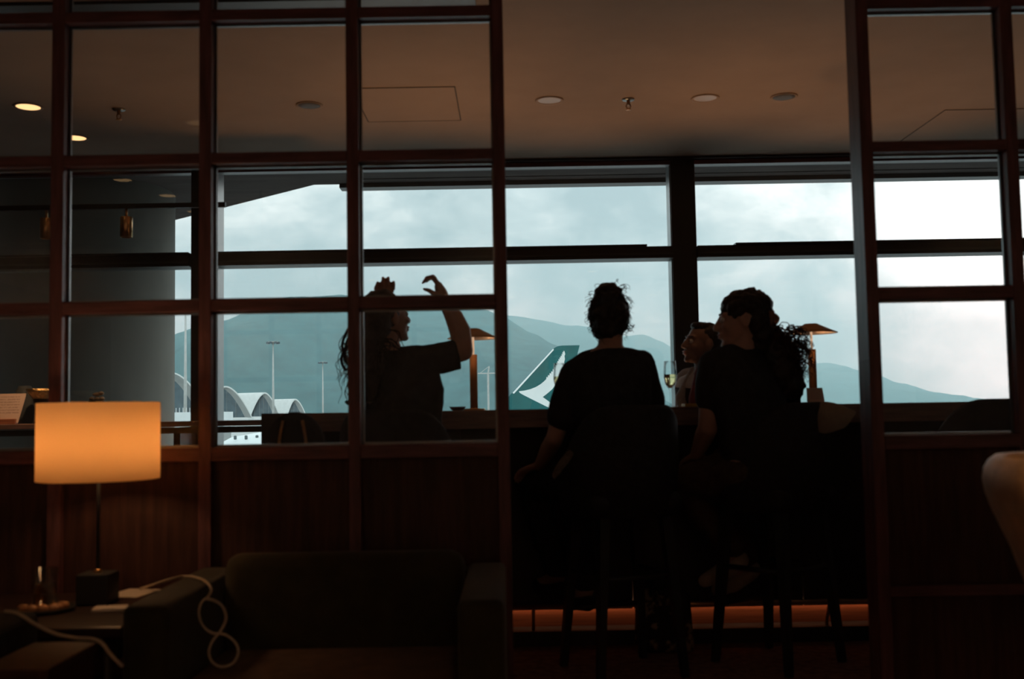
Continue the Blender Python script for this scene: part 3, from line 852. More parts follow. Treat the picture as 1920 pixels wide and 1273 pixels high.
    chain(b, [P(700, 690, D), Ls, Ls.lerp(Le, 0.4)], [0.07, 0.066, 0.062])
    obj('t_shirt', remesh(b, 0.008, 6, jitter=0.006, jscale=10), 'black_cotton', t).location = -t.location
    b = bmesh.new()
    for h, k_, a in ((hL, kL, aL), (hR, kR, aR)):
        chain(b, [pel, h, h.lerp(k_, 0.5), k_, k_.lerp(a, 0.5), a + UP * 0.04], [0.12, 0.10, 0.083, 0.065, 0.062, 0.055])
    obj('trousers', remesh(b, 0.01, 5), 'dtrousers', t).location = -t.location
    for a in (aL, aR):
        b = bmesh.new(); chain(b, [a - UP * 0.05, a + f * 0.1 - UP * 0.06, a + f * 0.2 - UP * 0.062], [0.036, 0.040, 0.030])
        obj('shoe', remesh(b, 0.008, 3), 'blackfab', t).location = -t.location
    b = bmesh.new()
    ellipsoid(b, hc + A @ Vector((0, -0.026, 0.034)), (0.086, 0.095, 0.090), A)
    for px, py, rx, rz in ((705, 605, 0.062, 0.09), (693, 640, 0.060, 0.085), (688, 680, 0.062, 0.085), (690, 720, 0.062, 0.08)):
        ellipsoid(b, P(px, py, D - 0.07), (rx, 0.06, rz), None, 3)
    hm = obj('hair', remesh(b, 0.007, 3, jitter=0.008, jscale=26), 'hair', t); hm.location = -t.location
    b = bmesh.new(); roots = []
    for i in range(150):
        roots.append((P(random.uniform(669, 715), random.uniform(600, 665), D - 0.09 + random.uniform(-0.03, 0.03)), Vector((random.uniform(-0.35, 0.3), 0, random.uniform(-0.6, 0.2)))))
    strands(b, roots, 0.22, Vector((-0.03, 0, -1)), 0.011, 2.2, 0.0026, 20, 0.06)
    for q in ([(664, 600), (650, 622), (642, 645), (645, 668), (653, 684), (660, 700)], [(668, 610), (655, 630), (647, 655), (650, 676), (656, 690), (652, 704)], [(664, 640), (651, 652), (641, 668), (642, 684), (650, 694)],
              [(664, 742), (656, 748), (652, 756), (648, 752), (654, 758), (664, 760)]):
        tube(b, smoothpts([P(x, y, D - 0.09) for x, y in q], 6), 0.006, 6)
    obj('wavy_strands', b, 'hair', hm)
    return t
woman_arms()

# ---------- woman in profile with curly ponytail (right)
def woman_profile():
    D = 4.47
    x0 = xat(1415, 850, D)
    t = thing('person', 'woman in profile with a hair claw clip and long curly ponytail, black t-shirt', 'person', (x0, D, 0), group='people at the counter')
    f = Vector((-0.75, 0.66, 0)).normalized(); r = f.cross(UP).normalized()
    pel = P(1425, 900, D + 0.06); pel.z = 0.81
    cst = P(1402, 745, D); wst = pel.lerp(cst, 0.45); shl = P(1392, 684, D); neck = P(1388, 656, D)
    hc = P(1392, 600, D); A = axes_from((-0.985, 0.17, -0.02))
    b = bmesh.new()
    W = (0.185, 0.175, 0.190, 0.180)
    eloft(b, torso_secs(pel, wst, cst, shl, neck, r, f * 1.15, 1.0, W))
    capsule(b, neck - UP * 0.05, 0.062, hc - A @ Vector((0, 0.015, 0.055)), 0.056)
    head_shape(b, hc, A, 1.04)
    Ls = P(1340, 688, D - 0.03); Le = P(1328, 800, D - 0.02); Lw = P(1306, 852, D + 0.18)
    Rs = P(1462, 694, D + 0.12); Re = P(1480, 805, D + 0.22); Rw = P(1400, 830, D + 0.42)
    chain(b, [Ls, Ls.lerp(Le, 0.5), Le], [0.054, 0.050, 0.042]); chain(b, [Le, Le.lerp(Lw, 0.35), Lw], [0.042, 0.041, 0.028])
    chain(b, [Rs, Rs.lerp(Re, 0.5), Re], [0.054, 0.048, 0.040]); chain(b, [Re, Re.lerp(Rw, 0.35), Rw], [0.040, 0.040, 0.027])
    hand_shape(b, Lw, Vector((-0.3, 0.9, -0.3)), (0.2, 0, -1), (1, 0, 0), 0.35)
    hand_shape(b, Rw, Vector((-0.9, 0.3, -0.1)), (0, 0, -1), (0, 1, 0), 0.3)
    hL = pel - r * 0.09; hR = pel + r * 0.09
    kL = P(1283, 905, D + 0.22); kR = P(1330, 905, D + 0.42)
    aL = P(1372, 1042, D + 0.20); aR = P(1395, 1060, D + 0.30)
    for h, k_, a in ((hL, kL, aL), (hR, kR, aR)):
        chain(b, [h, h.lerp(k_, 0.5), k_], [0.09, 0.078, 0.058]); chain(b, [k_, k_.lerp(a, 0.35), a], [0.055, 0.058, 0.038])
        chain(b, [a, a + Vector((-0.05, 0.0, -0.07)), a + Vector((-0.11, 0.0, -0.095))], [0.038, 0.034, 0.022])
    obj('body', remesh(b, 0.006, 3), 'skin', t).location = -t.location
    face_parts_at(hc, A, 1.04, t)
    b = bmesh.new()
    eloft(b, torso_secs(pel + UP * 0.05, wst, cst, shl, neck - UP * 0.0, r, f * 1.15, 1.10, W))
    chain(b, [P(1408, 674, D), P(1368, 676, D - 0.02), Ls, Ls.lerp(Le, 0.52)], [0.066, 0.070, 0.073, 0.070])
    chain(b, [Rs, Rs.lerp(Re, 0.6)], [0.068, 0.068])
    obj('t_shirt', remesh(b, 0.008, 6, jitter=0.006, jscale=9), 'black_cotton', t).location = -t.location
    b = bmesh.new()
    for h, k_, a in ((hL, kL, aL), (hR, kR, aR)):
        chain(b, [pel, h, h.lerp(k_, 0.5), k_, k_.lerp(a, 0.5), a + UP * 0.05], [0.13, 0.11, 0.095, 0.075, 0.072, 0.066])
    obj('trousers', remesh(b, 0.01, 5), 'trousers', t).location = -t.location
    for a in (aL, aR):
        b = bmesh.new(); chain(b, [a + Vector((0.03, 0, -0.02)), a + Vector((-0.05, 0.0, -0.075)), a + Vector((-0.12, 0.0, -0.105))], [0.044, 0.042, 0.030])
        obj('shoe', remesh(b, 0.008, 3), 'shoe', t).location = -t.location
    b = bmesh.new()
    ellipsoid(b, hc + A @ Vector((0, -0.020, 0.048)), (0.088, 0.110, 0.084), A)
    ellipsoid(b, hc + A @ Vector((0, -0.062, -0.010)), (0.082, 0.066, 0.080), A)
    ellipsoid(b, hc + A @ Vector((0, -0.075, -0.070)), (0.070, 0.060, 0.070), A)
    for px, py, rr in ((1432, 640, 0.06), (1446, 634, 0.055), (1460, 662, 0.068), (1470, 694, 0.074), (1482, 720, 0.058), (1492, 737, 0.030)):
        ellipsoid(b, P(px, py, D - 0.02), (rr, rr * 0.8, rr * 1.05), None, 3)
    for i in range(60):
        q_ = random.random(); c = P(1462 + 32 * q_ + random.uniform(-16, 14), 640 + 96 * q_, D - 0.02)
        ellipsoid(b, c + Vector((0, random.uniform(-0.05, 0.05), 0)), [random.uniform(0.012, 0.022)] * 3, None, 2)
    hm = obj('hair', remesh(b, 0.007, 2, jitter=0.010, jscale=34), 'hair', t); hm.location = -t.location
    b = bmesh.new(); roots = []
    for i in range(190):
        roots.append((P(random.uniform(1440, 1488), random.uniform(612, 672), D - 0.02 + random.uniform(-0.05, 0.05)), Vector((random.uniform(0.2, 1), random.uniform(-0.5, 0.3), random.uniform(-0.2, 0.4)))))
    strands(b, roots, 0.15, Vector((0.22, 0, -1)), 0.009, 3.0, 0.0022, 22, 0.12)
    obj('curly_strands', b, 'hairbr', hm)
    # claw clip: two toothed jaws and a hinge
    b = bmesh.new()
    for px, lo_, hi_ in ((1440, 612, 578), (1448, 608, 590)):
        p0 = P(px, lo_, D - 0.03); p1 = P(px + 3, hi_, D - 0.03)
        tube(b, smoothpts([p0 + Vector((0, -0.05, 0)), p0.lerp(p1, 0.5) + Vector((0.012, -0.03, 0)), p1, p0.lerp(p1, 0.5) + Vector((0.012, 0.03, 0)), p0 + Vector((0, 0.05, 0))], 5), 0.009, 6)
    box(b, -0.011, 0.011, -0.02, 0.02, -0.03, 0.03, bev=0.004, mtx=Matrix.Translation(P(1446, 596, D - 0.06)))
    obj('claw_clip', b, 'clip', t, True).location = -t.location
    return t
woman_profile()

# ---------- man across the counter
def man():
    D = 5.72
    x0 = xat(1325, 850, D)
    t = thing('person', 'man in grey suit jacket and dark red tie facing left across the counter', 'person', (x0, D, 0), group='people at the counter')
    f = Vector((-0.75, -0.66, 0)).normalized(); r = f.cross(UP).normalized()
    pel = Vector((x0 + 0.02, D + 0.02, 0.80)); cst = P(1328, 745, D); wst = pel.lerp(cst, 0.45); shl = P(1326, 706, D); neck = P(1324, 690, D)
    hc = P(1316, 645, D - 0.02); A = axes_from((-0.93, -0.30, 0.16), tilt=R(-3))
    b = bmesh.new()
    W = (0.165, 0.16, 0.185, 0.20)
    eloft(b, torso_secs(pel, wst, cst, shl, neck, r, f, 1.0, W))
    capsule(b, neck - UP * 0.03, 0.06, hc - A @ Vector((0, 0.02, 0.05)), 0.056)
    head_shape(b, hc, A, 1.0)
    Rs = P(1292, 715, D + 0.18); Re = P(1285, 800, D + 0.22); Rw = P(1262, 815, D - 0.02)
    Ls = P(1372, 715, D - 0.14); Le = P(1395, 800, D - 0.16); Lw = P(1330, 815, D - 0.26)
    Ls.y = D - 0.10; Le.y = D - 0.12
    for s_, e_, w_ in ((Rs, Re, Rw), (Ls, Le, Lw)):
        chain(b, [s_, s_.lerp(e_, 0.5), e_], [0.056, 0.050, 0.042]); chain(b, [e_, e_.lerp(w_, 0.4), w_], [0.042, 0.04, 0.029])
        hand_shape(b, w_, Vector((-0.9, -0.3, -0.1)), (0, 0, -1), (0, 1, 0), 0.4)
    hL = pel - r * 0.09; hR = pel + r * 0.09
    kL = hL + f * 0.30 + Vector((0.02, 0.10, -0.04)); kR = hR + f * 0.30 + Vector((0, 0.10, -0.04))
    kL.y = max(kL.y, 5.58); kR.y = max(kR.y, 5.58)
    aL = Vector((kL.x, kL.y + 0.10, 0.20)); aR = Vector((kR.x, kR.y + 0.10, 0.20))
    for h, k_, a in ((hL, kL, aL), (hR, kR, aR)):
        chain(b, [h, h.lerp(k_, 0.5), k_], [0.09, 0.078, 0.06]); chain(b, [k_, k_.lerp(a, 0.35), a], [0.056, 0.058, 0.04])
        chain(b, [a, a + f * 0.08 - UP * 0.08, a + f * 0.15 - UP * 0.09], [0.04, 0.036, 0.026])
    obj('body', remesh(b, 0.006, 3), 'skin_b', t).location = -t.location
    face_parts_at(hc, A, 1.0, t)
    b = bmesh.new()
    eloft(b, torso_secs(pel + UP * 0.02, wst, cst, shl, neck - UP * 0.005, r, f, 1.05, W))
    capsule(b, neck - UP * 0.02, 0.066, neck + UP * 0.025, 0.062)
    obj('shirt', remesh(b, 0.008, 4), 'shirtw', t).location = -t.location
    b = bmesh.new()
    eloft(b, [(c - f * 0.004, a * 1.08, bb * 1.09) for c, a, bb in torso_secs(pel + UP * 0.0, wst, cst, shl, neck - UP * 0.06, r, f, 1.0, W)[:7]])
    obj('waistcoat', remesh(b, 0.008, 4), 'vest', t).location = -t.location
    # jacket: back and sides plus sleeves, open at the front
    b = bmesh.new()
    eloft(b, [(c - f * 0.045, a * 1.16, bb * 0.92) for c, a, bb in torso_secs(pel - UP * 0.02, wst, cst, shl, neck - UP * 0.01, r, f, 1.0, W)])
    for s_, e_, w_ in ((Rs, Re, Rw), (Ls, Le, Lw)):
        chain(b, [s_, s_.lerp(e_, 0.5), e_, e_.lerp(w_, 0.8)], [0.076, 0.068, 0.060, 0.048])
    for s_ in (-1, 1):
        c0 = neck + r * s_ * 0.065 - UP * 0.01 + f * 0.03; c1 = cst + r * s_ * 0.10 + f * 0.10; c2 = wst + r * s_ * 0.06 + f * 0.12
        chain(b, [c0, c1, c2], [0.022, 0.035, 0.030])
    obj('jacket', remesh(b, 0.008, 4), 'suit', t).location = -t.location
    b = bmesh.new()
    nk = neck + f * 0.064
    secs = []
    for p, w_, th in ((nk + UP * 0.006, 0.014, 0.010), (nk - UP * 0.03 + f * 0.012, 0.020, 0.016), (nk - UP * 0.045 + f * 0.022, 0.014, 0.010), (cst + f * 0.128, 0.030, 0.010), (wst + f * 0.128, 0.036, 0.008)):
        secs.append((p, r * w_, f * th))
    eloft(b, secs, 12)
    obj('tie', b, 'tie', t, True).location = -t.location
    b = bmesh.new()
    for h, k_, a in ((hL, kL, aL), (hR, kR, aR)):
        chain(b, [pel, h, h.lerp(k_, 0.5), k_, k_.lerp(a, 0.5), a - UP * 0.02], [0.13, 0.11, 0.092, 0.075, 0.068, 0.062])
    obj('trousers', remesh(b, 0.01, 5), 'vest', t).location = -t.location
    for a in (aL, aR):
        b = bmesh.new(); chain(b, [a - UP * 0.10, a + f * 0.08 - UP * 0.11, a + f * 0.17 - UP * 0.115], [0.042, 0.042, 0.034])
        obj('shoe', remesh(b, 0.008, 3), 'blackfab', t).location = -t.location
    b = bmesh.new()
    ellipsoid(b, hc + A @ Vector((0, -0.030, 0.044)), (0.080, 0.088, 0.078), A)
    ellipsoid(b, hc + A @ Vector((0, 0.02, 0.088)), (0.055, 0.055, 0.030), A)
    ellipsoid(b, hc + A @ Vector((0, -0.055, -0.01)), (0.066, 0.055, 0.055), A)
    obj('hair', remesh(b, 0.006, 3, jitter=0.004, jscale=50), 'hair', t).location = -t.location
    return t
man()
build_stool('bar_stool', 'black bar stool under the suited man on the far side of the counter', xat(1332, 850, 5.78), 5.78, R(150))

# ------------------------------------------------------------------ things on the counter
def bar_lamp(label, px, D, top_y, rim_y):
    x = xat(px, rim_y, D)
    t = thing('table_lamp', label, 'lamp', (x, D, CZ), 0, 'slim brass lamps on the counter')
    zr = zat(px, rim_y, D) - CZ; ztp = zat(px, top_y, D) - CZ
    zc = zat(px, rim_y + 31, D) - CZ
    bm = bmesh.new(); lathe(bm, [(0.0, 0.0), (0.052, 0.0), (0.052, 0.008), (0.0, 0.010)], 32); obj('base', bm, 'brass', t, True)
    bm = bmesh.new(); lathe(bm, [(0.0, 0.008), (0.0185, 0.008), (0.0185, zc), (0.0165, zc), (0.0165, zc - 0.010), (0.0, zc - 0.010)], 24); o = obj('column', bm, 'copper', t, True)
    bm = bmesh.new(); tube(bm, [(0, 0, zc - 0.008), (0, 0, ztp - 0.004)], 0.0055, 12); obj('lit_look_stem', bm, 'stemlit', t, True)
    bm = bmesh.new(); rr = 0.122; h = ztp - zr
    lathe(bm, [(0.0, h), (0.030, h), (0.036, h - 0.004), (0.095, 0.012), (rr, 0.0), (rr, -0.002), (0.094, 0.009), (0.035, h - 0.007), (0.0, h - 0.004)], 48, (0, 0, zr))
    obj('lamp_shade', bm, 'brassdark', t, True)
    bm = bmesh.new(); lathe(bm, [(0.012, h - 0.0085), (0.034, h - 0.0085), (0.093, 0.0078), (rr - 0.002, -0.0026), (rr - 0.002, -0.0032), (0.092, 0.0070), (0.033, h - 0.0095), (0.012, h - 0.0095)], 48, (0, 0, zr)); obj('shade_lining', bm, 'lining', t, True)
    ld = bpy.data.lights.new('bulb_glow', 'POINT'); ld.energy = 0.75; ld.color = (1.0, 0.55, 0.28); ld.shadow_soft_size = 0.003
    lo_ = bpy.data.objects.new('bulb_glow', ld); COL.objects.link(lo_); lo_.parent = t; lo_.location = (0.0, -0.011, zc - 0.0045)
    return t
bar_lamp('brass lamp with flat cone shade beside the woman with raised arms', 887, 5.05, 616, 634)
bar_lamp('brass lamp with flat cone shade to the right of the curly ponytail', 1521, 5.05, 607, 624)

def flute(label, px, D, y0, y1, fill):
    x = xat(px, y1, D); t = thing('champagne_flute', label, 'glass', (x, D, CZ), 0, 'champagne flutes on the counter')
    h = zat(px, y0, D) - CZ
    s = h / 0.215
    out = [(0.0, 0.001), (0.031, 0.001), (0.031, 0.003), (0.006, 0.007), (0.0042, 0.02), (0.0042, 0.075), (0.010, 0.085), (0.024, 0.105), (0.0305, 0.14), (0.0285, 0.18), (0.0265, 0.215)]
    inn = [(0.0252, 0.215), (0.0272, 0.18), (0.0292, 0.14), (0.0225, 0.106), (0.008, 0.089), (0.0, 0.087)]
    bm = bmesh.new(); lathe(bm, [(r * s * 1.05, z * s) for r, z in out + inn], 32)
    obj('bowl', bm, 'flute', t, True)
    bm = bmesh.new(); lathe(bm, [(0.0, 0.0878), (0.008, 0.090), (0.0222, 0.1065), (0.0288, 0.138), (0.0284, fill), (0.0, fill)], 32)
    bmesh.ops.scale(bm, vec=(s * 1.04, s * 1.04, s), verts=bm.verts)
    obj('wine', bm, 'wine', t, True)
    return t
flute('champagne flute standing left of the man in the suit', 1258, 5.02, 677, 761, 0.152)
flute('champagne flute partly hidden by the shoulder of the woman seen from behind', 1051, 5.02, 681, 765, 0.152)

# low dish beside the left lamp
t = thing('dish', 'small dark red dish beside the brass lamp', 'dish', (xat(858, 768, 4.95), 4.95, CZ))
bm = bmesh.new(); lathe(bm, [(0.0, 0.0), (0.022, 0.0), (0.030, 0.004), (0.039, 0.018), (0.036, 0.018), (0.026, 0.006), (0.0, 0.004)], 32); obj('bowl', bm, 'darkred', t, True)
# menu tent card on counter (right lamp)
def tent(name, label, c, w, h, lean, m, rz=0.0):
    t = thing(name, label, 'card', c, rz)
    for s_, nm in ((-1, 'front_leaf'), (1, 'back_leaf')):
        bm = bmesh.new()
        vs = [Vector((-w / 2, s_ * lean, 0)), Vector((w / 2, s_ * lean, 0)), Vector((w / 2 - 0.006, 0, h)), Vector((-w / 2 - 0.006, 0, h))]
        off = Vector((0, 0.0008, 0))
        a = [bm.verts.new(v - off) for v in vs]; b = [bm.verts.new(v + off) for v in vs]
        bm.faces.new(a); bm.faces.new(b[::-1])
        for i in range(4): bm.faces.new((a[i], a[(i + 1) % 4], b[(i + 1) % 4], b[i]))
        obj(nm, bm, 'menu', t)
    return t
tent('tent_card', 'small buff tent card in front of the right brass lamp', Vector((xat(1530, 748, 4.88), 4.88, CZ)), 0.072, zat(1530, 727, 4.88) - CZ, 0.018, 'menu')
o = obj('notebook', B(-0.045, 0.045, -0.06, 0.06, 0, 0.014, bev=0.002), 'yellow', loc=(xat(1298, 758, 5.2), 5.2, CZ)); tag(o, 'mustard yellow notebook lying on the counter before the suited man', 'notebook')

# ------------------------------------------------------------------ jacket over stool back, pale striped cloth, bag
def cloth(name, label, cat, rows, m, thick=0.006):
    """rows: list of polylines of px,py,D -> draped sheet with thickness"""
    bm = bmesh.new()
    grid = [[bm.verts.new(P(*q)) for q in row] for row in rows]
    for i in range(len(grid) - 1):
        for j in range(len(grid[0]) - 1):
            bm.faces.new((grid[i][j], grid[i][j + 1], grid[i + 1][j + 1], grid[i + 1][j]))
    o = obj(name, bm, m, smooth=True)
    s = o.modifiers.new('sub', 'SUBSURF'); s.levels = 3; s.render_levels = 3
    d = o.modifiers.new('thick', 'SOLIDIFY'); d.thickness = thick; d.offset = 0
    return tag(o, label, cat)
cloth('jacket', 'pale beige jacket draped over the back of the bar stool', 'jacket', [
    [(1498, 764, 4.52), (1520, 758, 4.50), (1548, 758, 4.47), (1572, 762, 4.45), (1590, 770, 4.44)],
    [(1503, 756, 4.46), (1522, 750, 4.44), (1550, 750, 4.41), (1574, 755, 4.38), (1606, 772, 4.36)],
    [(1510, 768, 4.40), (1530, 766, 4.38), (1556, 764, 4.36), (1580, 772, 4.34), (1604, 776, 4.33)],
    [(1516, 786, 4.385), (1536, 792, 4.375), (1558, 784, 4.34), (1576, 790, 4.33), (1594, 792, 4.325)],
    [(1530, 806, 4.385), (1542, 814, 4.375), (1558, 812, 4.345), (1572, 806, 4.335), (1584, 803, 4.33)]], 'jacket')
cloth('striped_cloth', 'pale striped cloth tucked beside the woman seen from behind', 'cloth', [
    [(1068, 842, 4.20), (1072, 846, 4.19), (1077, 850, 4.185)],
    [(1054, 858, 4.20), (1060, 864, 4.19), (1066, 868, 4.185)],
    [(1040, 876, 4.20), (1046, 884, 4.19), (1050, 886, 4.185)],
    [(1034, 892, 4.20), (1038, 898, 4.19), (1040, 900, 4.185)]], 'clothdim')
bx, by = xat(1246, 1230, 4.80), 4.80
t = thing('tote_bag', 'dark floral print tote bag standing on the floor under the counter', 'bag', (bx, by, 0))
bm = bmesh.new()
box(bm, -0.135, 0.135, -0.06, 0.06, 0.0, 0.27, bev=0.03, seg=3)
for v in bm.verts:
    k = v.co.z / 0.27
    v.co.x *= 1 - 0.15 * k; v.co.y *= 1 - 0.5 * k
    v.co += Vector((mnoise.noise(v.co * 12) * 0.01, mnoise.noise(v.co * 12 + Vector((5, 0, 0))) * 0.01, 0))
obj('bag_body', bm, 'floral', t, True)
for s_ in (-1, 1):
    bm = bmesh.new(); tube(bm, smoothpts([(-0.06, s_ * 0.028, 0.24), (-0.05, s_ * 0.03, 0.31), (0, s_ * 0.02, 0.345), (0.05, s_ * 0.03, 0.31), (0.06, s_ * 0.028, 0.24)], 5), 0.007, 8)
    obj('handle', bm, 'blackfab', t, True)

# ------------------------------------------------------------------ things on the window ledge (left)
mc = P(14, 790, 6.42)
t = thing('menu_stand', 'printed menu card held upright in a small wooden block', 'menu', (mc.x, 6.44, LZ))
obj('block', B(-0.09, 0.045, -0.02, 0.02, 0.0, 0.032, bev=0.002), 'skirt', t)
bm = bmesh.new()
w0, w1, h = -0.11, 0.068, zat(14, 738, 6.44) - LZ
vs = [Vector((w0, -0.004, 0.008)), Vector((w1 - 0.012, -0.004, 0.008)), Vector((w1 + 0.022, 0.03, h)), Vector((w0 + 0.03, 0.03, h))]
a = [bm.verts.new(v) for v in vs]; b = [bm.verts.new(v + Vector((0, 0.0015, 0))) for v in vs]
bm.faces.new(a); bm.faces.new(b[::-1])
for i in range(4): bm.faces.new((a[i], a[(i + 1) % 4], b[(i + 1) % 4], b[i]))
obj('card', bm, 'menu', t)
gx = xat(78, 760, 6.52)
t = thing('pedestal_bowl', 'hammered gold bowl on a dark pedestal on the window ledge', 'bowl', (gx, 6.52, LZ))
zb = zat(78, 748, 6.52) - LZ; zt_ = zat(78, 729, 6.52) - LZ
bm = bmesh.new(); lathe(bm, [(0.0, 0.0), (0.05, 0.0), (0.045, 0.02), (0.04, zb * 0.6), (0.05, zb), (0.0, zb)], 32); obj('pedestal', bm, 'blackmetal', t, True)
bm = bmesh.new(); lathe(bm, [(0.0, zb), (0.05, zb), (0.075, (zb + zt_) / 2), (0.092, zt_), (0.088, zt_), (0.07, (zb + zt_) / 2), (0.0, zb + 0.01)], 32); obj('gold_bowl', bm, 'goldbowl', t, True)
px_ = xat(182, 760, 6.52)
t = thing('cake_stand', 'small dark stand with pale pastries behind the glowing lampshade', 'stand', (px_, 6.52, LZ))
bm = bmesh.new(); lathe(bm, [(0.0, 0.0), (0.045, 0.0), (0.04, 0.008), (0.008, 0.015), (0.008, 0.12), (0.05, 0.128), (0.05, 0.134), (0.0, 0.134)], 32); obj('pedestal', bm, 'blackmetal', t, True)
for i, (dx, dz, rx) in enumerate(((-0.03, 0.146, 0.018), (0.0, 0.146, 0.016), (0.03, 0.146, 0.016), (0.0, 0.172, 0.030), (0.025, 0.178, 0.018))):
    bm = bmesh.new(); ellipsoid(bm, (dx, 0, dz), (rx, 0.02, 0.013), None, 2)
    for v in bm.verts: v.co += v.co.normalized() * 0.002 * mnoise.noise(v.co * 120)
    obj('pastry', bm, 'pastry', t, True)
# vase form added in place of a blue-grey reflection behind the menu
vx = xat(41, 770, 6.62); vh = zat(41, 723, 6.62) - LZ
bm = bmesh.new(); lathe(bm, [(0.0, 0.0), (0.062, 0.0), (0.074, 0.04), (0.076, vh * 0.45), (0.066, vh * 0.72), (0.045, vh * 0.92), (0.034, vh), (0.028, vh), (0.040, vh * 0.9), (0.060, vh * 0.7), (0.0, vh * 0.2)], 40)
tag(obj('vase', bm, 'bluegrey', smooth=True, loc=(vx, 6.655, LZ)), 'rounded blue-grey vase form added for a reflection behind the menu card', 'vase')

# ------------------------------------------------------------------ ceiling fittings
def downlight(px, py, label, lit, r=0.062, xyz=None):
    p = xyz or PZ(px, py, CEIL)
    t = thing('downlight', label, 'downlight', (p.x, p.y, CEIL), 0, 'recessed ceiling downlights')
    bm = bmesh.new(); lathe(bm, [(r, 0.0), (r + 0.012, 0.0), (r + 0.012, -0.005), (r, -0.004), (r - 0.006, 0.0)], 40); obj('trim_ring', bm, 'ceiling', t, True)
    bm = bmesh.new(); lathe(bm, [(0.0, -0.002), (r - 0.003, -0.002), (r - 0.003, 0.0), (0.0, 0.0)], 40); obj('lens', bm, 'led_hot' if lit else 'led_dim', t)
    return t
downlight(53, 200, 'glowing ceiling downlight farthest left, nearest the viewer', True)
downlight(141, 258, 'glowing ceiling downlight beside the left lattice post, nearer the window', True)
downlight(0, 0, 'glowing ceiling downlight close to the left window head', True, xyz=Vector((-2.62, 6.58, CEIL)))
d1 = downlight(1030, 188, 'dim amber ceiling downlight just right of the lattice screen', False)
d2 = downlight(1322, 184, 'dim amber ceiling downlight above the woman in profile', False)
def grille(px, py, label):
    p = PZ(px, py, CEIL)
    t = thing('ceiling_speaker', label, 'speaker', (p.x, p.y, CEIL), 0, 'round ceiling speakers')
    bm = bmesh.new(); lathe(bm, [(0.058, 0.0), (0.070, 0.0), (0.070, -0.005), (0.058, -0.004)], 40); obj('rim', bm, 'ceiling', t, True)
    bm = bmesh.new(); lathe(bm, [(0.0, -0.005), (0.03, -0.005), (0.057, -0.003), (0.057, 0.0), (0.0, 0.0)], 40); obj('grille', bm, 'plaque', t, True)
grille(580, 197, 'dark round ceiling speaker seen through the lattice screen')
grille(1470, 181, 'grey round ceiling speaker near the right end of the opening')
def sprinkler(px, py, label):
    p = PZ(px, py, CEIL)
    t = thing('sprinkler', label, 'sprinkler', (p.x, p.y, CEIL), 0, 'ceiling sprinkler heads')
    bm = bmesh.new(); lathe(bm, [(0.0, 0.0), (0.034, 0.0), (0.030, -0.006), (0.0, -0.008)], 28); obj('escutcheon', bm, 'channel', t, True)
    bm = bmesh.new(); tube(bm, [(0, 0, -0.006), (0, 0, -0.030)], 0.009, 12)
    for s_ in (-1, 1): tube(bm, [(s_ * 0.008, 0, -0.026), (s_ * 0.012, 0, -0.040), (s_ * 0.003, 0, -0.052)], 0.003, 8)
    obj('frame', bm, 'brassdark', t, True)
    bm = bmesh.new(); lathe(bm, [(0.0, -0.052), (0.015, -0.053), (0.015, -0.056), (0.0, -0.056)], 20); obj('deflector', bm, 'brassdark', t, True)
def spot(parent, loc, target, W, ang, blend=1.0, r=0.05, col=(1.0, 0.56, 0.28)):
    ld = bpy.data.lights.new('lamp_beam', 'SPOT'); ld.energy = W; ld.color = col; ld.spot_size = R(ang); ld.spot_blend = blend; ld.shadow_soft_size = r
    o = bpy.data.objects.new('lamp_beam', ld); COL.objects.link(o); o.parent = parent; o.location = loc
    o.rotation_euler = (Vector(target) - Vector(loc)).to_track_quat('-Z', 'Y').to_euler()
    return o
for x, y, lab, W in ((-1.7, 0.9, 'added fill downlight over the lounge, left of the viewer', 8), (0.2, 0.5, 'added fill downlight over the lounge, above the viewer', 8), (0.95, 1.35, 'added downlight aimed at the tan tub chair', 34)):  # unseen downlights added to light the lounge and the tub chair
    t = downlight(0, 0, lab, True, xyz=Vector((x, y, CEIL)))
    if W > 20: spot(t, (0, 0, -0.012), (0.40, 0.86, -1.78), W, 34)
    else: spot(t, (0, 0, -0.012), (0, 0, -1), W, 120)
for k in range(5):  # unseen washers added so the back wall bounces warm fill
    x = -4.0 + 2.0 * k
    t = downlight(0, 0, 'added fill wall washer behind the viewer, number %s from the left' % ('one', 'two', 'three', 'four', 'five')[k], True, xyz=Vector((x, -1.35, CEIL)))
    spot(t, (0, 0, -0.012), (0, -0.85, -1.2), 50, 120, col=(1.0, 0.68, 0.46))
spot(d1, (0, 0, -0.006), (0, -0.1, -1), 4, 46, r=0.03); spot(d2, (0, 0, -0.006), (0, -0.1, -1), 4, 46, r=0.03)
def fill_uplight(x, y, tx, ty, W, lab):  # unseen lamps added to warm the ceiling above the counter
    t = thing('fill_uplight', lab, 'uplight', (x, y, 0), 0, 'unseen fill uplights added behind the counter')
    bm = bmesh.new(); lathe(bm, [(0.0, 0.0), (0.075, 0.0), (0.075, 0.13), (0.068, 0.13), (0.062, 0.05), (0.0, 0.05)], 32); obj('can', bm, 'blackmetal', t, True)
    bm = bmesh.new(); lathe(bm, [(0.0, 0.05), (0.055, 0.05), (0.055, 0.056), (0.0, 0.056)], 24); obj('lens', bm, 'led_hot', t)
    spot(t, (0, 0, 0.135), (tx - x, ty - y, CEIL), W, 62, col=(1.0, 0.48, 0.20))
fill_uplight(0.28, 6.36, 0.32, 5.25, 54, 'added fill uplight behind the counter under the opening')
fill_uplight(1.92, 6.36, 1.98, 5.25, 54, 'added fill uplight behind the counter at the right')
fill_uplight(-0.75, 6.5, -1.1, 5.0, 42, 'added fill uplight behind the left end of the counter')
sprinkler(223, 205, 'ceiling sprinkler head seen through the left lattice screen')
sprinkler(1178, 186, 'ceiling sprinkler head above the opening')

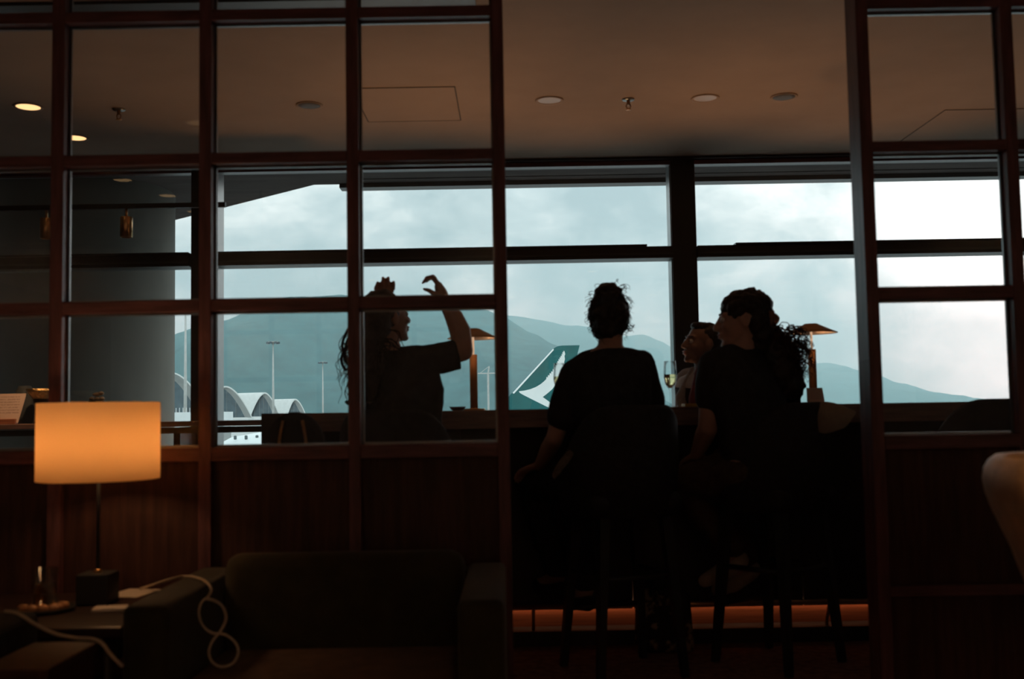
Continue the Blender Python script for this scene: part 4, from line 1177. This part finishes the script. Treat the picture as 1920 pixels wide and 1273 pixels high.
# suspended track with brass spots
YT = 6.15
tz = zat(300, 386, YT); tx1 = xat(423, 385, YT)
t = thing('light_track', 'black suspended lighting track with hanging rods near the left window', 'track', (-3.4, YT, 0))
obj('track', B(-5.5 + 3.4, tx1 + 3.4, -0.014, 0.014, tz - 0.014, tz + 0.014), 'blackmetal', t)
for x in (-5.2, tx1 - 0.13):
    bm = bmesh.new(); tube(bm, [(x + 3.4, 0, tz), (x + 3.4, 0, CEIL)], 0.005, 8); obj('hanging_rod', bm, 'blackmetal', t, True)
for px, lab in ((87, 'brass cylinder spotlight hanging from the track, partly behind the lattice post'), (237, 'brass cylinder spotlight hanging from the track in front of the column')):
    x = xat(px, 420, YT)
    s = thing('spotlight', lab, 'spotlight', (x, YT, tz - 0.014), 0, 'brass spotlights on the track')
    bm = bmesh.new(); tube(bm, [(0, 0, 0), (0, 0, -0.05)], 0.008, 12); obj('stem', bm, 'brass', s, True)
    bm = bmesh.new(); lathe(bm, [(0.0, -0.048), (0.033, -0.048), (0.035, -0.052), (0.035, -0.165), (0.030, -0.168), (0.028, -0.13), (0.0, -0.13)], 32); obj('body', bm, 'brass', s, True)
    spot(s, (0, 0, -0.135), ((-0.36, 0.30, -1.2) if px < 100 else (0.0, 0.36, -1.2)), 46 if px < 100 else 12, 44, r=0.02)

# ------------------------------------------------------------------ foreground: lamp table, lamp, armchairs
TZ = 0.55
t = thing('side_table', 'dark veneered side table carrying the glowing drum lamp', 'table', (-1.38, 2.97, 0))
bm = bmesh.new(); box(bm, -0.40, 0.395, -0.27, 0.265, TZ - 0.03, TZ, bev=0.006); obj('table_top', bm, 'tableW', t)
obj('apron', B(-0.36, 0.355, -0.23, 0.23, TZ - 0.10, TZ - 0.03), 'tableW', t)
for sx in (-0.35, 0.345):
    for sy in (-0.22, 0.22):
        bm = bmesh.new(); tube(bm, [(sx, sy, 0), (sx, sy, TZ - 0.03)], [0.014, 0.02], 12); obj('leg', bm, 'tableW', t, True)
LD = 3.05
lx = xat(184, 1000, LD)
t = thing('drum_lamp', 'glowing orange drum shade table lamp on a black base, lower left', 'lamp', (lx, LD, TZ))
bm = bmesh.new(); box(bm, -0.045, 0.045, -0.045, 0.045, 0.0, 0.086, bev=0.004); obj('base', bm, 'blackmetal', t)
bm = bmesh.new(); lathe(bm, [(0.0, 0.086), (0.012, 0.086), (0.010, 0.094), (0.0, 0.096)], 20); obj('collar', bm, 'brass', t, True)
z0, z1 = zat(184, 899, LD) - TZ, zat(184, 755, LD) - TZ
bm = bmesh.new(); tube(bm, [(0, 0, 0.09), (0, 0, z0 + 0.09)], 0.005, 10); obj('pole', bm, 'blackmetal', t, True)
rr = (xat(293, 830, LD) - xat(74, 830, LD)) / 2
bm = bmesh.new(); lathe(bm, [(rr, z0), (rr, z1), (rr - 0.002, z1), (rr - 0.002, z0), (rr, z0)], 72); sh = obj('lamp_shade', bm, 'shade', t, True)
g = bmesh.new()
for k in range(3):
    a = k * 2.094; tube(g, [(0, 0, z1 - 0.02), (math.cos(a) * (rr - 0.003), math.sin(a) * (rr - 0.003), z1 - 0.012)], 0.002, 6)
obj('spider', g, 'brassdark', sh)
bm = bmesh.new(); ellipsoid(bm, (0, 0, z0 + 0.115), (0.018, 0.018, 0.024)); obj('bulb', bm, 'bulb', t, True)
ld = bpy.data.lights.new('drum_lamp_glow', 'POINT'); ld.energy = 2.75; ld.color = (1.0, 0.53, 0.23); ld.shadow_soft_size = 0.03
lo_ = bpy.data.objects.new('drum_lamp_glow', ld); COL.objects.link(lo_); lo_.parent = t; lo_.location = (0, 0, z0 + 0.115)

def on_table(px, py, z=TZ): return PZ(px, py, z)
o = obj('paper_sheet', B(-0.055, 0.055, -0.07, 0.07, 0, 0.0015), 'paper', loc=on_table(250, 1112)); o.rotation_euler.z = R(-12); tag(o, 'pale paper sheet lying beside the lamp base', 'paper')
o = obj('folded_napkin', B(-0.045, 0.045, -0.028, 0.028, 0, 0.012, bev=0.004), 'paper', loc=on_table(207, 1146)); o.rotation_euler.z = R(8); tag(o, 'small folded napkin near the front edge of the side table', 'napkin')
gp = on_table(86, 1146)
t = thing('serving_tray', 'round black tray under the tumbler on the side table', 'tray', gp)
bm = bmesh.new(); lathe(bm, [(0.0, 0.0), (0.07, 0.0), (0.076, 0.012), (0.072, 0.012), (0.066, 0.005), (0.0, 0.004)], 40); obj('dish', bm, 'blackmetal', t, True)
t = thing('tumbler', 'glass tumbler of amber drink on the round black tray', 'glass', gp + Vector((-0.008, 0.01, 0.005)))
bm = bmesh.new(); lathe(bm, [(0.0, 0.0), (0.031, 0.0), (0.036, 0.11), (0.034, 0.11), (0.0295, 0.008), (0.0, 0.008)], 32); obj('glass_wall', bm, 'flute', t, True)
bm = bmesh.new(); lathe(bm, [(0.0, 0.0085), (0.0290, 0.0085), (0.0318, 0.068), (0.0, 0.068)], 32); obj('drink', bm, 'amber', t, True)
for i, (dx, dy) in enumerate(((-0.045, -0.034), (-0.018, -0.048), (0.012, -0.046), (0.042, -0.024), (0.046, 0.004), (0.034, -0.036))):
    bm = bmesh.new(); ellipsoid(bm, (0, 0, 0.011), (0.017, 0.013, 0.012), None, 2)
    for v in bm.verts: v.co += v.co * 0.18 * mnoise.noise(v.co * 90 + Vector((i * 3, 0, 0)))
    o = obj('snack', bm, 'ice', smooth=True, loc=gp + Vector((dx, dy, 0.003))); tag(o, 'golden brown snack piece beside the tumbler on the tray', 'snack', 'snacks on the tray')

def armchair(name, label, x0, x1, y0, y1, m='olive', back=True):
    """faces -Y (towards the camera)"""
    t = thing(name, label, 'armchair', ((x0 + x1) / 2, (y0 + y1) / 2, 0))
    hx, hy = (x1 - x0) / 2, (y1 - y0) / 2
    for s_ in (-1, 1):
        bm = bmesh.new(); a, b = (-hx, -hx + 0.112) if s_ < 0 else (hx - 0.112, hx)
        box(bm, a, b, -hy, hy, 0.10, 0.62, bev=0.018, seg=3); obj('arm', bm, m, t, True)
    bm = bmesh.new(); box(bm, -hx + 0.10, hx - 0.10, hy - 0.09, hy, 0.10, 0.61, bev=0.02, seg=3); obj('back_frame', bm, m, t, True)
    bm = bmesh.new(); box(bm, -hx + 0.10, hx - 0.10, -hy + 0.01, hy - 0.08, 0.10, 0.29, bev=0.015); obj('seat_base', bm, m, t, True)
    bm = bmesh.new(); box(bm, -hx + 0.116, hx - 0.116, -hy, hy - 0.20, 0.29, 0.425, bev=0.035, seg=4); obj('seat_cushion', bm, 'seatbrown' if back else m, t, True)
    bm = bmesh.new(); box(bm, -hx + 0.114, hx - 0.114, -0.07, 0.07, 0.0, 0.30, bev=0.05, seg=5)
    for v in bm.verts:
        k = v.co.z / 0.30
        v.co.y += 0.012 * math.cos(v.co.x * 4)
        v.co.x *= 0.955 + 0.05 * k
    o = obj('back_cushion', bm, m, t, True); o.location = (0, hy - 0.19, 0.38); o.rotation_euler.x = R(-12)
    for sx in (-hx + 0.06, hx - 0.06):
        for sy in (-hy + 0.06, hy - 0.06):
            bm = bmesh.new(); tube(bm, [(sx, sy, 0), (sx, sy, 0.11)], [0.016, 0.022], 10); obj('leg', bm, 'blackmetal', t, True)
    return t
armchair('armchair', 'dark olive armchair facing the viewer in front of the lattice screen', -0.945, -0.030, 2.585, 3.24)
armchair('armchair', 'dark armchair cut off by the left edge of the picture', -1.99, -1.122, 1.95, 2.55, 'blackfab', False)
# low cube table front left
t = thing('pedestal_table', 'narrow dark pedestal table in the lower left corner', 'table', (-1.025, 2.33, 0))
obj('pedestal_body', B(-0.068, 0.068, -0.125, 0.125, 0.0, 0.545, bev=0.005), 'panelwood', t)
obj('pedestal_top', B(-0.075, 0.075, -0.135, 0.135, 0.545, 0.565, bev=0.004), 'panelwood', t)

def cable(name, label, pts, r=0.0035):
    bm = bmesh.new(); tube(bm, smoothpts(pts, 7), r, 8)
    return tag(obj(name, bm, 'cable', smooth=True), label, 'cable')
AX = -0.945 + 0.112
cpts = [PZ(262, 1104, TZ + 0.006), PZ(285, 1097, TZ + 0.02)]
for px, py in ((312, 1088), (340, 1081), (365, 1082), (385, 1090)):
    p = PZ(px, py, 0.627); cpts.append(p)
for px, py, D in ((396, 1104, 2.76), (391, 1118, 2.76), (378, 1130, 2.76), (373, 1150, 2.755), (380, 1172, 2.75), (398, 1187, 2.74), (422, 1190, 2.735), (442, 1206, 2.73), (447, 1226, 2.725), (436, 1244, 2.72), (415, 1250, 2.715), (398, 1241, 2.71), (392, 1222, 2.715), (399, 1202, 2.72), (414, 1183, 2.725), (424, 1160, 2.73), (418, 1138, 2.74), (402, 1126, 2.745), (388, 1123, 2.75)):
    cpts.append(P(px, py, D))
cable('charging_cable', 'pale charging cable looped over the arm of the olive armchair', cpts)
cable('charging_cable', 'pale cable sagging over the pedestal table in the lower left corner', [PZ(10, 1146, 0.627), PZ(34, 1150, 0.627), PZ(62, 1168, 0.605), PZ(100, 1187, 0.578), PZ(140, 1196, 0.570), PZ(172, 1198, 0.570), P(192, 1207, 2.44), P(208, 1228, 2.44), P(230, 1250, 2.44)], 0.004)

# tan tub chair at the right edge
rx = xat(1889, 920, 2.2)
t = thing('tub_chair', 'tan leather tub chair cut off by the right edge of the picture', 'armchair', (rx + 0.32, 2.25, 0))
bm = bmesh.new(); n = 30; rows = []
for i in range(n + 1):
    th = R(-20 + 220 * i / n); c, sn = math.cos(th), math.sin(th)
    zt_ = 0.955
    prof = ((0.15, 0.42), (0.172, 0.42), (0.226, 0.62), (0.272, 0.76), (0.302, 0.83), (0.317, 0.875), (0.321, 0.905), (0.317, 0.928), (0.307, 0.945), (0.294, zt_), (0.280, 0.952), (0.268, 0.935), (0.252, 0.86), (0.20, 0.62))
    rows.append([bm.verts.new((r_ * c, r_ * sn, zz)) for r_, zz in prof])
mm = len(rows[0])
for i in range(n):
    for j in range(mm): bm.faces.new((rows[i][j], rows[i][(j + 1) % mm], rows[i + 1][(j + 1) % mm], rows[i + 1][j]))
bm.faces.new(rows[0]); bm.faces.new(rows[-1][::-1])
obj('backrest', bm, 'tan', t, True)
bm = bmesh.new(); lathe(bm, [(0.0, 0.36), (0.165, 0.36), (0.185, 0.40), (0.19, 0.45), (0.17, 0.48), (0.0, 0.49)], 40); obj('seat', bm, 'tan', t, True)
for k in range(4):
    a = R(45 + 90 * k); bm = bmesh.new(); tube(bm, [(0.2 * math.cos(a), 0.2 * math.sin(a), 0), (0.13 * math.cos(a), 0.15 * math.sin(a), 0.38)], [0.011, 0.017], 10); obj('leg', bm, 'blackmetal', t, True)

# ------------------------------------------------------------------ outside world
GZ = -9.5
bm = bmesh.new(); box(bm, -3000, 3000, 20, 2600, GZ - 0.5, GZ); tag(obj('ground', bm, 'apron'), kind='structure')
bm = bmesh.new(); box(bm, -9000, 9000, 2600, 9000, GZ - 2.5, GZ - 2); tag(obj('far_ground', bm, 'forest'), kind='structure')

def mountain(name, label, ridge, D, depth, seed, rough):
    """heightfield hill: ridge line with slopes falling to front and back"""
    pts = [P(px, py, D) for px, py in ridge]
    nx, ny = 260, 44
    xs = [p.x for p in pts]
    def crest(x):
        for i in range(len(pts) - 1):
            if pts[i].x <= x <= pts[i + 1].x:
                f = (x - pts[i].x) / (pts[i + 1].x - pts[i].x); f = f * f * (3 - 2 * f) * 0.5 + f * 0.5
                return pts[i].z * (1 - f) + pts[i + 1].z * f
        return pts[0].z if x < xs[0] else pts[-1].z
    bm = bmesh.new(); grid = []
    for j in range(ny + 1):
        v = -1 + 2 * j / ny
        row = []
        for i in range(nx + 1):
            x = xs[0] + (xs[-1] - xs[0]) * i / nx
            c = crest(x) - GZ
            fall = (1 - abs(v) ** 1.15)
            q = Vector((x / 260 + seed, v * depth / 260, seed * 2))
            nz = mnoise.fractal(q, 0.9, 2.1, 6)
            spur = 0.22 * math.sin(x / 140 + 2 * mnoise.noise(Vector((x / 500, v * 2, seed)))) * abs(v) * (1 - abs(v)) * 2
            h = c * (fall + spur) + nz * rough * (0.18 + abs(v)) * fall
            row.append(bm.verts.new((x, D + v * depth, GZ - 3 + h)))
        grid.append(row)
    for j in range(ny):
        for i in range(nx):
            bm.faces.new((grid[j][i], grid[j][i + 1], grid[j + 1][i + 1], grid[j + 1][i]))
    return tag(obj(name, bm, 'forest', smooth=True), label, 'mountain')
mountain('mountain', 'large forested mountain rising into low cloud at the left', [(-500, 760), (-200, 700), (0, 668), (150, 655), (313, 634), (360, 615), (420, 598), (500, 575), (570, 557), (640, 549), (700, 556), (760, 574), (800, 582), (850, 580), (900, 577), (940, 590), (1000, 620), (1040, 642), (1100, 680), (1160, 720), (1240, 766), (1300, 775)], 3000, 900, 3.1, 60)
mountain('mountain', 'farther blue mountain ridge sloping down to the right', [(600, 640), (760, 605), (880, 588), (950, 590), (1010, 597), (1060, 607), (1110, 614), (1170, 630), (1205, 627), (1240, 639), (1262, 650), (1320, 668), (1420, 690), (1490, 690), (1530, 681), (1560, 680), (1600, 690), (1640, 705), (1700, 733), (1760, 755), (1850, 775), (1950, 785)], 4600, 1200, 8.7, 50)

# haze between the airport and the hills
hz = bpy.data.materials.new('haze'); hz.use_nodes = True
nt = hz.node_tree; nt.nodes.clear()
ho = N(nt, 'ShaderNodeOutputMaterial'); vs_ = N(nt, 'ShaderNodeVolumeScatter', Density=0.00040, Anisotropy=0.45)
vs_.inputs['Color'].default_value = (0.66, 0.96, 1.0, 1)
L(nt, vs_.outputs[0], ho.inputs['Volume'])
HAZE = obj('sea_haze', B(-5000, 5000, 1450, 4800, GZ - 20, 370), hz); tag(HAZE, 'pale blue haze hanging in front of the mountains', 'haze', kind='stuff')

# terminal with barrel vault roofs
def vault(label, apex, lbase, rbase, D, shift_px, eps, first=False):
    a = P(*apex, D); l = P(*lbase, D); r = P(*rbase, D)
    half_l = a.x - l.x; half_r = r.x - a.x; H = a.z - l.z
    n = 28
    prof = []
    for i in range(n + 1):
        th = -1 + 2 * i / n
        x = a.x + (half_l if th < 0 else half_r) * th
        zz = a.z - H * (abs(th) ** 1.75)
        prof.append((x, zz))
    scale = D / 2000.0
    s = Vector((-shift_px * scale, eps * shift_px * scale, 0))
    t = thing('terminal_vault', label, 'building', (a.x, D, GZ), 0, 'vaulted terminal roofs')
    org = Vector((a.x, D, GZ))
    th_ = 2.4 * scale
    def shell(inner, outer, d0, d1, y0):
        bm = bmesh.new(); rings = []
        for off in (d0, d1):
            o_ = s * off + Vector((0, y0, 0))
            up = [Vector((x, D, z + outer)) + o_ - org for x, z in prof]
            dn = [Vector((x, D, z + inner)) + o_ - org for x, z in prof]
            rings.append(up + dn[::-1])
        loft(bm, rings)
        return bm
    obj('roof_shell', shell(0.0, th_, 0.0, 1.0, 0), 'roofwhite', t)
    obj('roof_lining', shell(-0.5 * scale, -0.05 * scale, 0.012, 1.0, 0), 'roofgrey', t)
    # gable glazing set back under the shell
    bm = bmesh.new(); g = 0.16
    o_ = s * g
    top = [Vector((x, D, z - 0.4 * scale)) + o_ - org for x, z in prof]
    bot = [Vector((x, D, l.z - 0.02 * H)) + o_ - org for x, z in prof]
    dv = s.normalized() * 0.6
    va = [bm.verts.new(p) for p in top + bot[::-1]]; vb = [bm.verts.new(p + dv) for p in top + bot[::-1]]
    bm.faces.new(va); bm.faces.new(vb[::-1])
    for i in range(len(va)): bm.faces.new((va[i], va[(i + 1) % len(va)], vb[(i + 1) % len(va)], vb[i]))
    gg = obj('gable_glazing', bm, 'gableglass', t)
    for k in range(1, 6):
        i = int(n * k / 6)
        p = top[i]; q = bot[i]
        obj('gable_mullion', B(p.x - 0.08 * scale * 2, p.x + 0.08 * scale * 2, p.y - 0.3, p.y, q.z, p.z), 'roofgrey', gg)
    # base block under the vault
    bz = l.z - GZ
    bm = bmesh.new(); box(bm, l.x - a.x - 8 * scale, r.x - a.x + 3 * scale, s.y * 0.1, s.y * 0.1 + 20, 0, bz); obj('lower_wall', bm, 'roofwhite', t)
    return t
vault('vaulted terminal roof nearest, beside the column', (322, 700), (215, 786), (396, 786), 620, 150, 0.5)
vault('vaulted terminal roof just right of the window mullion', (424, 726), (366, 784), (472, 780), 800, 90, 0.5)
vault('vaulted terminal roof behind the tall light mast', (497, 738), (470, 781), (524, 780), 1050, 75, 0.5)
vault('smallest vaulted terminal roof, farthest right', (554, 750), (539, 781), (574, 781), 1400, 60, 0.5)

def mast(label, px, top, D, lamps=True, w=0.28):
    p = P(px, top, D)
    t = thing('light_mast', label, 'mast', (p.x, D, GZ), 0, 'airport light masts')
    h = p.z - GZ
    bm = bmesh.new(); tube(bm, [(0, 0, 0), (0, 0, h * 0.5), (0, 0, h)], [w * 1.3, w, w * 0.55], 12); obj('pole', bm, 'mast', t, True)
    if lamps:
        bm = bmesh.new(); lathe(bm, [(0.0, h), (1.9, h - 0.1), (1.9, h + 0.15), (0.0, h + 0.3)], 20); obj('crown_ring', bm, 'mast', t)
        for k in range(7):
            a = k * 2 * math.pi / 7; bm = bmesh.new(); box(bm, -0.45, 0.45, -0.3, 0.3, -0.8, 0.0, mtx=Matrix.Translation((2.1 * math.cos(a), 2.1 * math.sin(a), h)))
            obj('floodlight', bm, 'gableglass', t)
    return t
mast('tall thin light mast with floodlight crown left of centre window bar', 512, 641, 400, w=0.42)
mast('smaller light mast with floodlight crown near the dark hair', 605, 679, 560, w=0.42)
mast('pale mast standing close beside the grey column', 348, 572, 250, False, 0.36)
# pale far crane near the left lamp
p = P(915, 700, 900)
t = thing('tower_crane', 'faint pale tower crane beyond the left brass lamp', 'crane', (p.x, 900, GZ))
h = p.z - GZ
bm = bmesh.new(); tube(bm, [(0, 0, 0), (0, 0, h)], 0.9, 4); obj('crane_mast', bm, 'mast', t)
bm = bmesh.new(); tube(bm, [(-9, 0, h), (7, 0, h)], 0.5, 4); obj('jib', bm, 'mast', t)
bm = bmesh.new(); tube(bm, [(0, 0, h), (1, 0, h + 6)], 0.6, 4); tube(bm, [(1, 0, h + 6), (-7, 0, h)], 0.25, 4); obj('apex', bm, 'mast', t)

# aircraft tail with brush-wing logo
DT = 110.0
tp = P(1010, 790, DT)
t = thing('aircraft_tail', 'dark green aircraft tail fin with a white brushstroke wing emblem', 'aircraft', (tp.x, DT, GZ))
org = Vector((tp.x, DT, GZ))
def T(px, py, dy=0.0): return P(px, py, DT) + Vector((0, dy, 0)) - org
fin = [(898, 800), (935, 763), (955, 742), (1036, 656), (1040, 652), (1047, 649), (1055, 648), (1086.5, 647.5), (1083, 662), (1062, 770), (1056, 800)]
def slab(pts, y0, y1):
    bm = bmesh.new(); a = [bm.verts.new(T(x, y, y0)) for x, y in pts]; b = [bm.verts.new(T(x, y, y1)) for x, y in pts]
    bm.faces.new(a); bm.faces.new(b[::-1])
    for i in range(len(pts)): bm.faces.new((a[i], a[(i + 1) % len(pts)], b[(i + 1) % len(pts)], b[i]))
    return bm
bm = slab(fin, -0.28, 0.28); obj('fin', bm, 'tailgreen', t)
bm = slab([(961, 736.5), (1036.5, 654.5), (1038.5, 656), (963.5, 738.5)], -0.31, 0.31); obj('leading_edge', bm, 'chrome', t)
obj('rudder_hinge', slab([(1072, 650), (1072.6, 650), (1012.6, 765), (1012, 765)], -0.285, -0.279), 'gableglass', t)
low = [(1058, 692), (1055.5, 700), (1050, 709), (1043, 720), (1035, 730), (1027, 737), (1017.5, 744.5), (1024, 749), (1033, 756), (1040, 764), (1041.5, 767), (1036, 766), (1025, 762.5), (1010, 755), (995, 747.5), (982, 741), (975, 737), (972.5, 733.5)]
upp = [(978, 733), (985, 732), (995, 729.5), (1005, 725.5), (1014, 720), (1020, 715), (1024, 711)]
brush = []
x, y = 1024.0, 711.0
path = [(1024, 711), (1030, 704), (1036, 697), (1041, 689), (1045, 681), (1049, 674), (1053, 668), (1056, 661), (1058, 659)]
for i in range(len(path) - 1):
    (xa, ya), (xb, yb) = path[i], path[i + 1]
    for k in range(2):
        f = k / 2
        brush.append((xa + (xb - xa) * f, ya + (yb - ya) * f)); brush.append((xa + (xb - xa) * (f + 0.25) - 1.0, ya + (yb - ya) * (f + 0.4) - 1.6)); brush.append((xa + (xb - xa) * (f + 0.45) + 0.6, ya + (yb - ya) * (f + 0.42)))
right = [(1058.5, 660), (1059.5, 664), (1058.2, 668), (1059, 674), (1057.5, 679), (1058.5, 684)]
obj('emblem', slab(upp + brush + right + low, -0.295, -0.281), 'logo', t)
# rear fuselage and stabilisers below the counter line
bm = bmesh.new()
rings = []
for dx, rr_, zc in ((-16, 2.95, 7.0), (-8, 2.9, 7.0), (0, 2.4, 7.4), (5, 1.6, 8.0), (9, 0.7, 8.6)):
    rings.append([Vector((dx, math.cos(a) * rr_, zc + math.sin(a) * rr_)) for a in [2 * math.pi * k / 28 for k in range(28)]])
loft(bm, rings); obj('rear_fuselage', bm, 'planewhite', t, True)
for s_ in (-1, 1):
    bm = bmesh.new()
    pts = [Vector((-3, s_ * 1.2, 7.6)), Vector((3, s_ * 1.2, 7.6)), Vector((6.5, s_ * 9, 8.2)), Vector((4, s_ * 9, 8.2))]
    a = [bm.verts.new(p) for p in pts]; b = [bm.verts.new(p + Vector((0, 0, 0.35))) for p in pts]
    bm.faces.new(a); bm.faces.new(b[::-1])
    for i in range(4): bm.faces.new((a[i], a[(i + 1) % 4], b[(i + 1) % 4], b[i]))
    obj('stabiliser', bm, 'planewhite', t)
for dx in (-14.0, -6.0):
    bm = bmesh.new(); tube(bm, [(dx, 0, 0.0), (dx, 0, 4.6)], 0.5, 10); obj('gear_leg', bm, 'mast', t)

# white parked aircraft body at left, low through the glass
fp = P(445, 830, 95)
t = thing('parked_aircraft', 'white aircraft body low behind the left end of the counter', 'aircraft', (fp.x, 95, GZ))
bm = bmesh.new(); rings = []
zc = zat(445, 811, 95) - GZ - 2.9
for dx, rr_ in ((-9.0, 0.4), (-8.4, 1.5), (-6.5, 2.5), (-4.0, 2.9), (4, 2.9), (14, 2.9), (20, 1.6)):
    rings.append([Vector((dx + 6, math.cos(a) * rr_, zc + math.sin(a) * rr_ - (0.5 if rr_ < 1 else 0))) for a in [2 * math.pi * k / 32 for k in range(32)]])
loft(bm, rings); obj('fuselage', bm, 'planewhite', t, True)
for k in range(9):
    a = 3.14 + 0.55
    obj('cabin_window', B(-0.13, 0.13, -0.05, 0.06, -0.18, 0.18, bev=0.06, mtx=Matrix.Translation((0.2 + k * 0.95, -1.50, zc + 2.49))), 'planewin', t)
for dx in (0.0, 12.0):
    bm = bmesh.new(); tube(bm, [(dx, 0, 0.0), (dx, 0, zc - 2.4)], 0.35, 10); obj('gear_leg', bm, 'mast', t)
# low white service building between column and mast
sp_ = P(338, 835, 180)
t = thing('service_building', 'low white airport building below the mast beside the column', 'building', (sp_.x, 180, GZ))
zt_ = zat(338, 773, 180) - GZ
obj('upper_storey', B(-9, 5.2, 0, 14, zt_ - 2.6, zt_), 'planewhite', t)
obj('lower_storey', B(-8.6, 5.0, 0.3, 13.5, 0, zt_ - 2.6), 'roofgrey', t)
for k in range(12):
    obj('window', B(-8.5 + k * 1.1, -7.8 + k * 1.1, -0.06, 0.4, zt_ - 5.6, zt_ - 3.4), 'gableglass', t)
for k in range(24):
    obj('railing_post', B(-8.9 + k * 0.58, -8.82 + k * 0.58, 0.0, 0.08, zt_, zt_ + 0.75), 'planewhite', t)
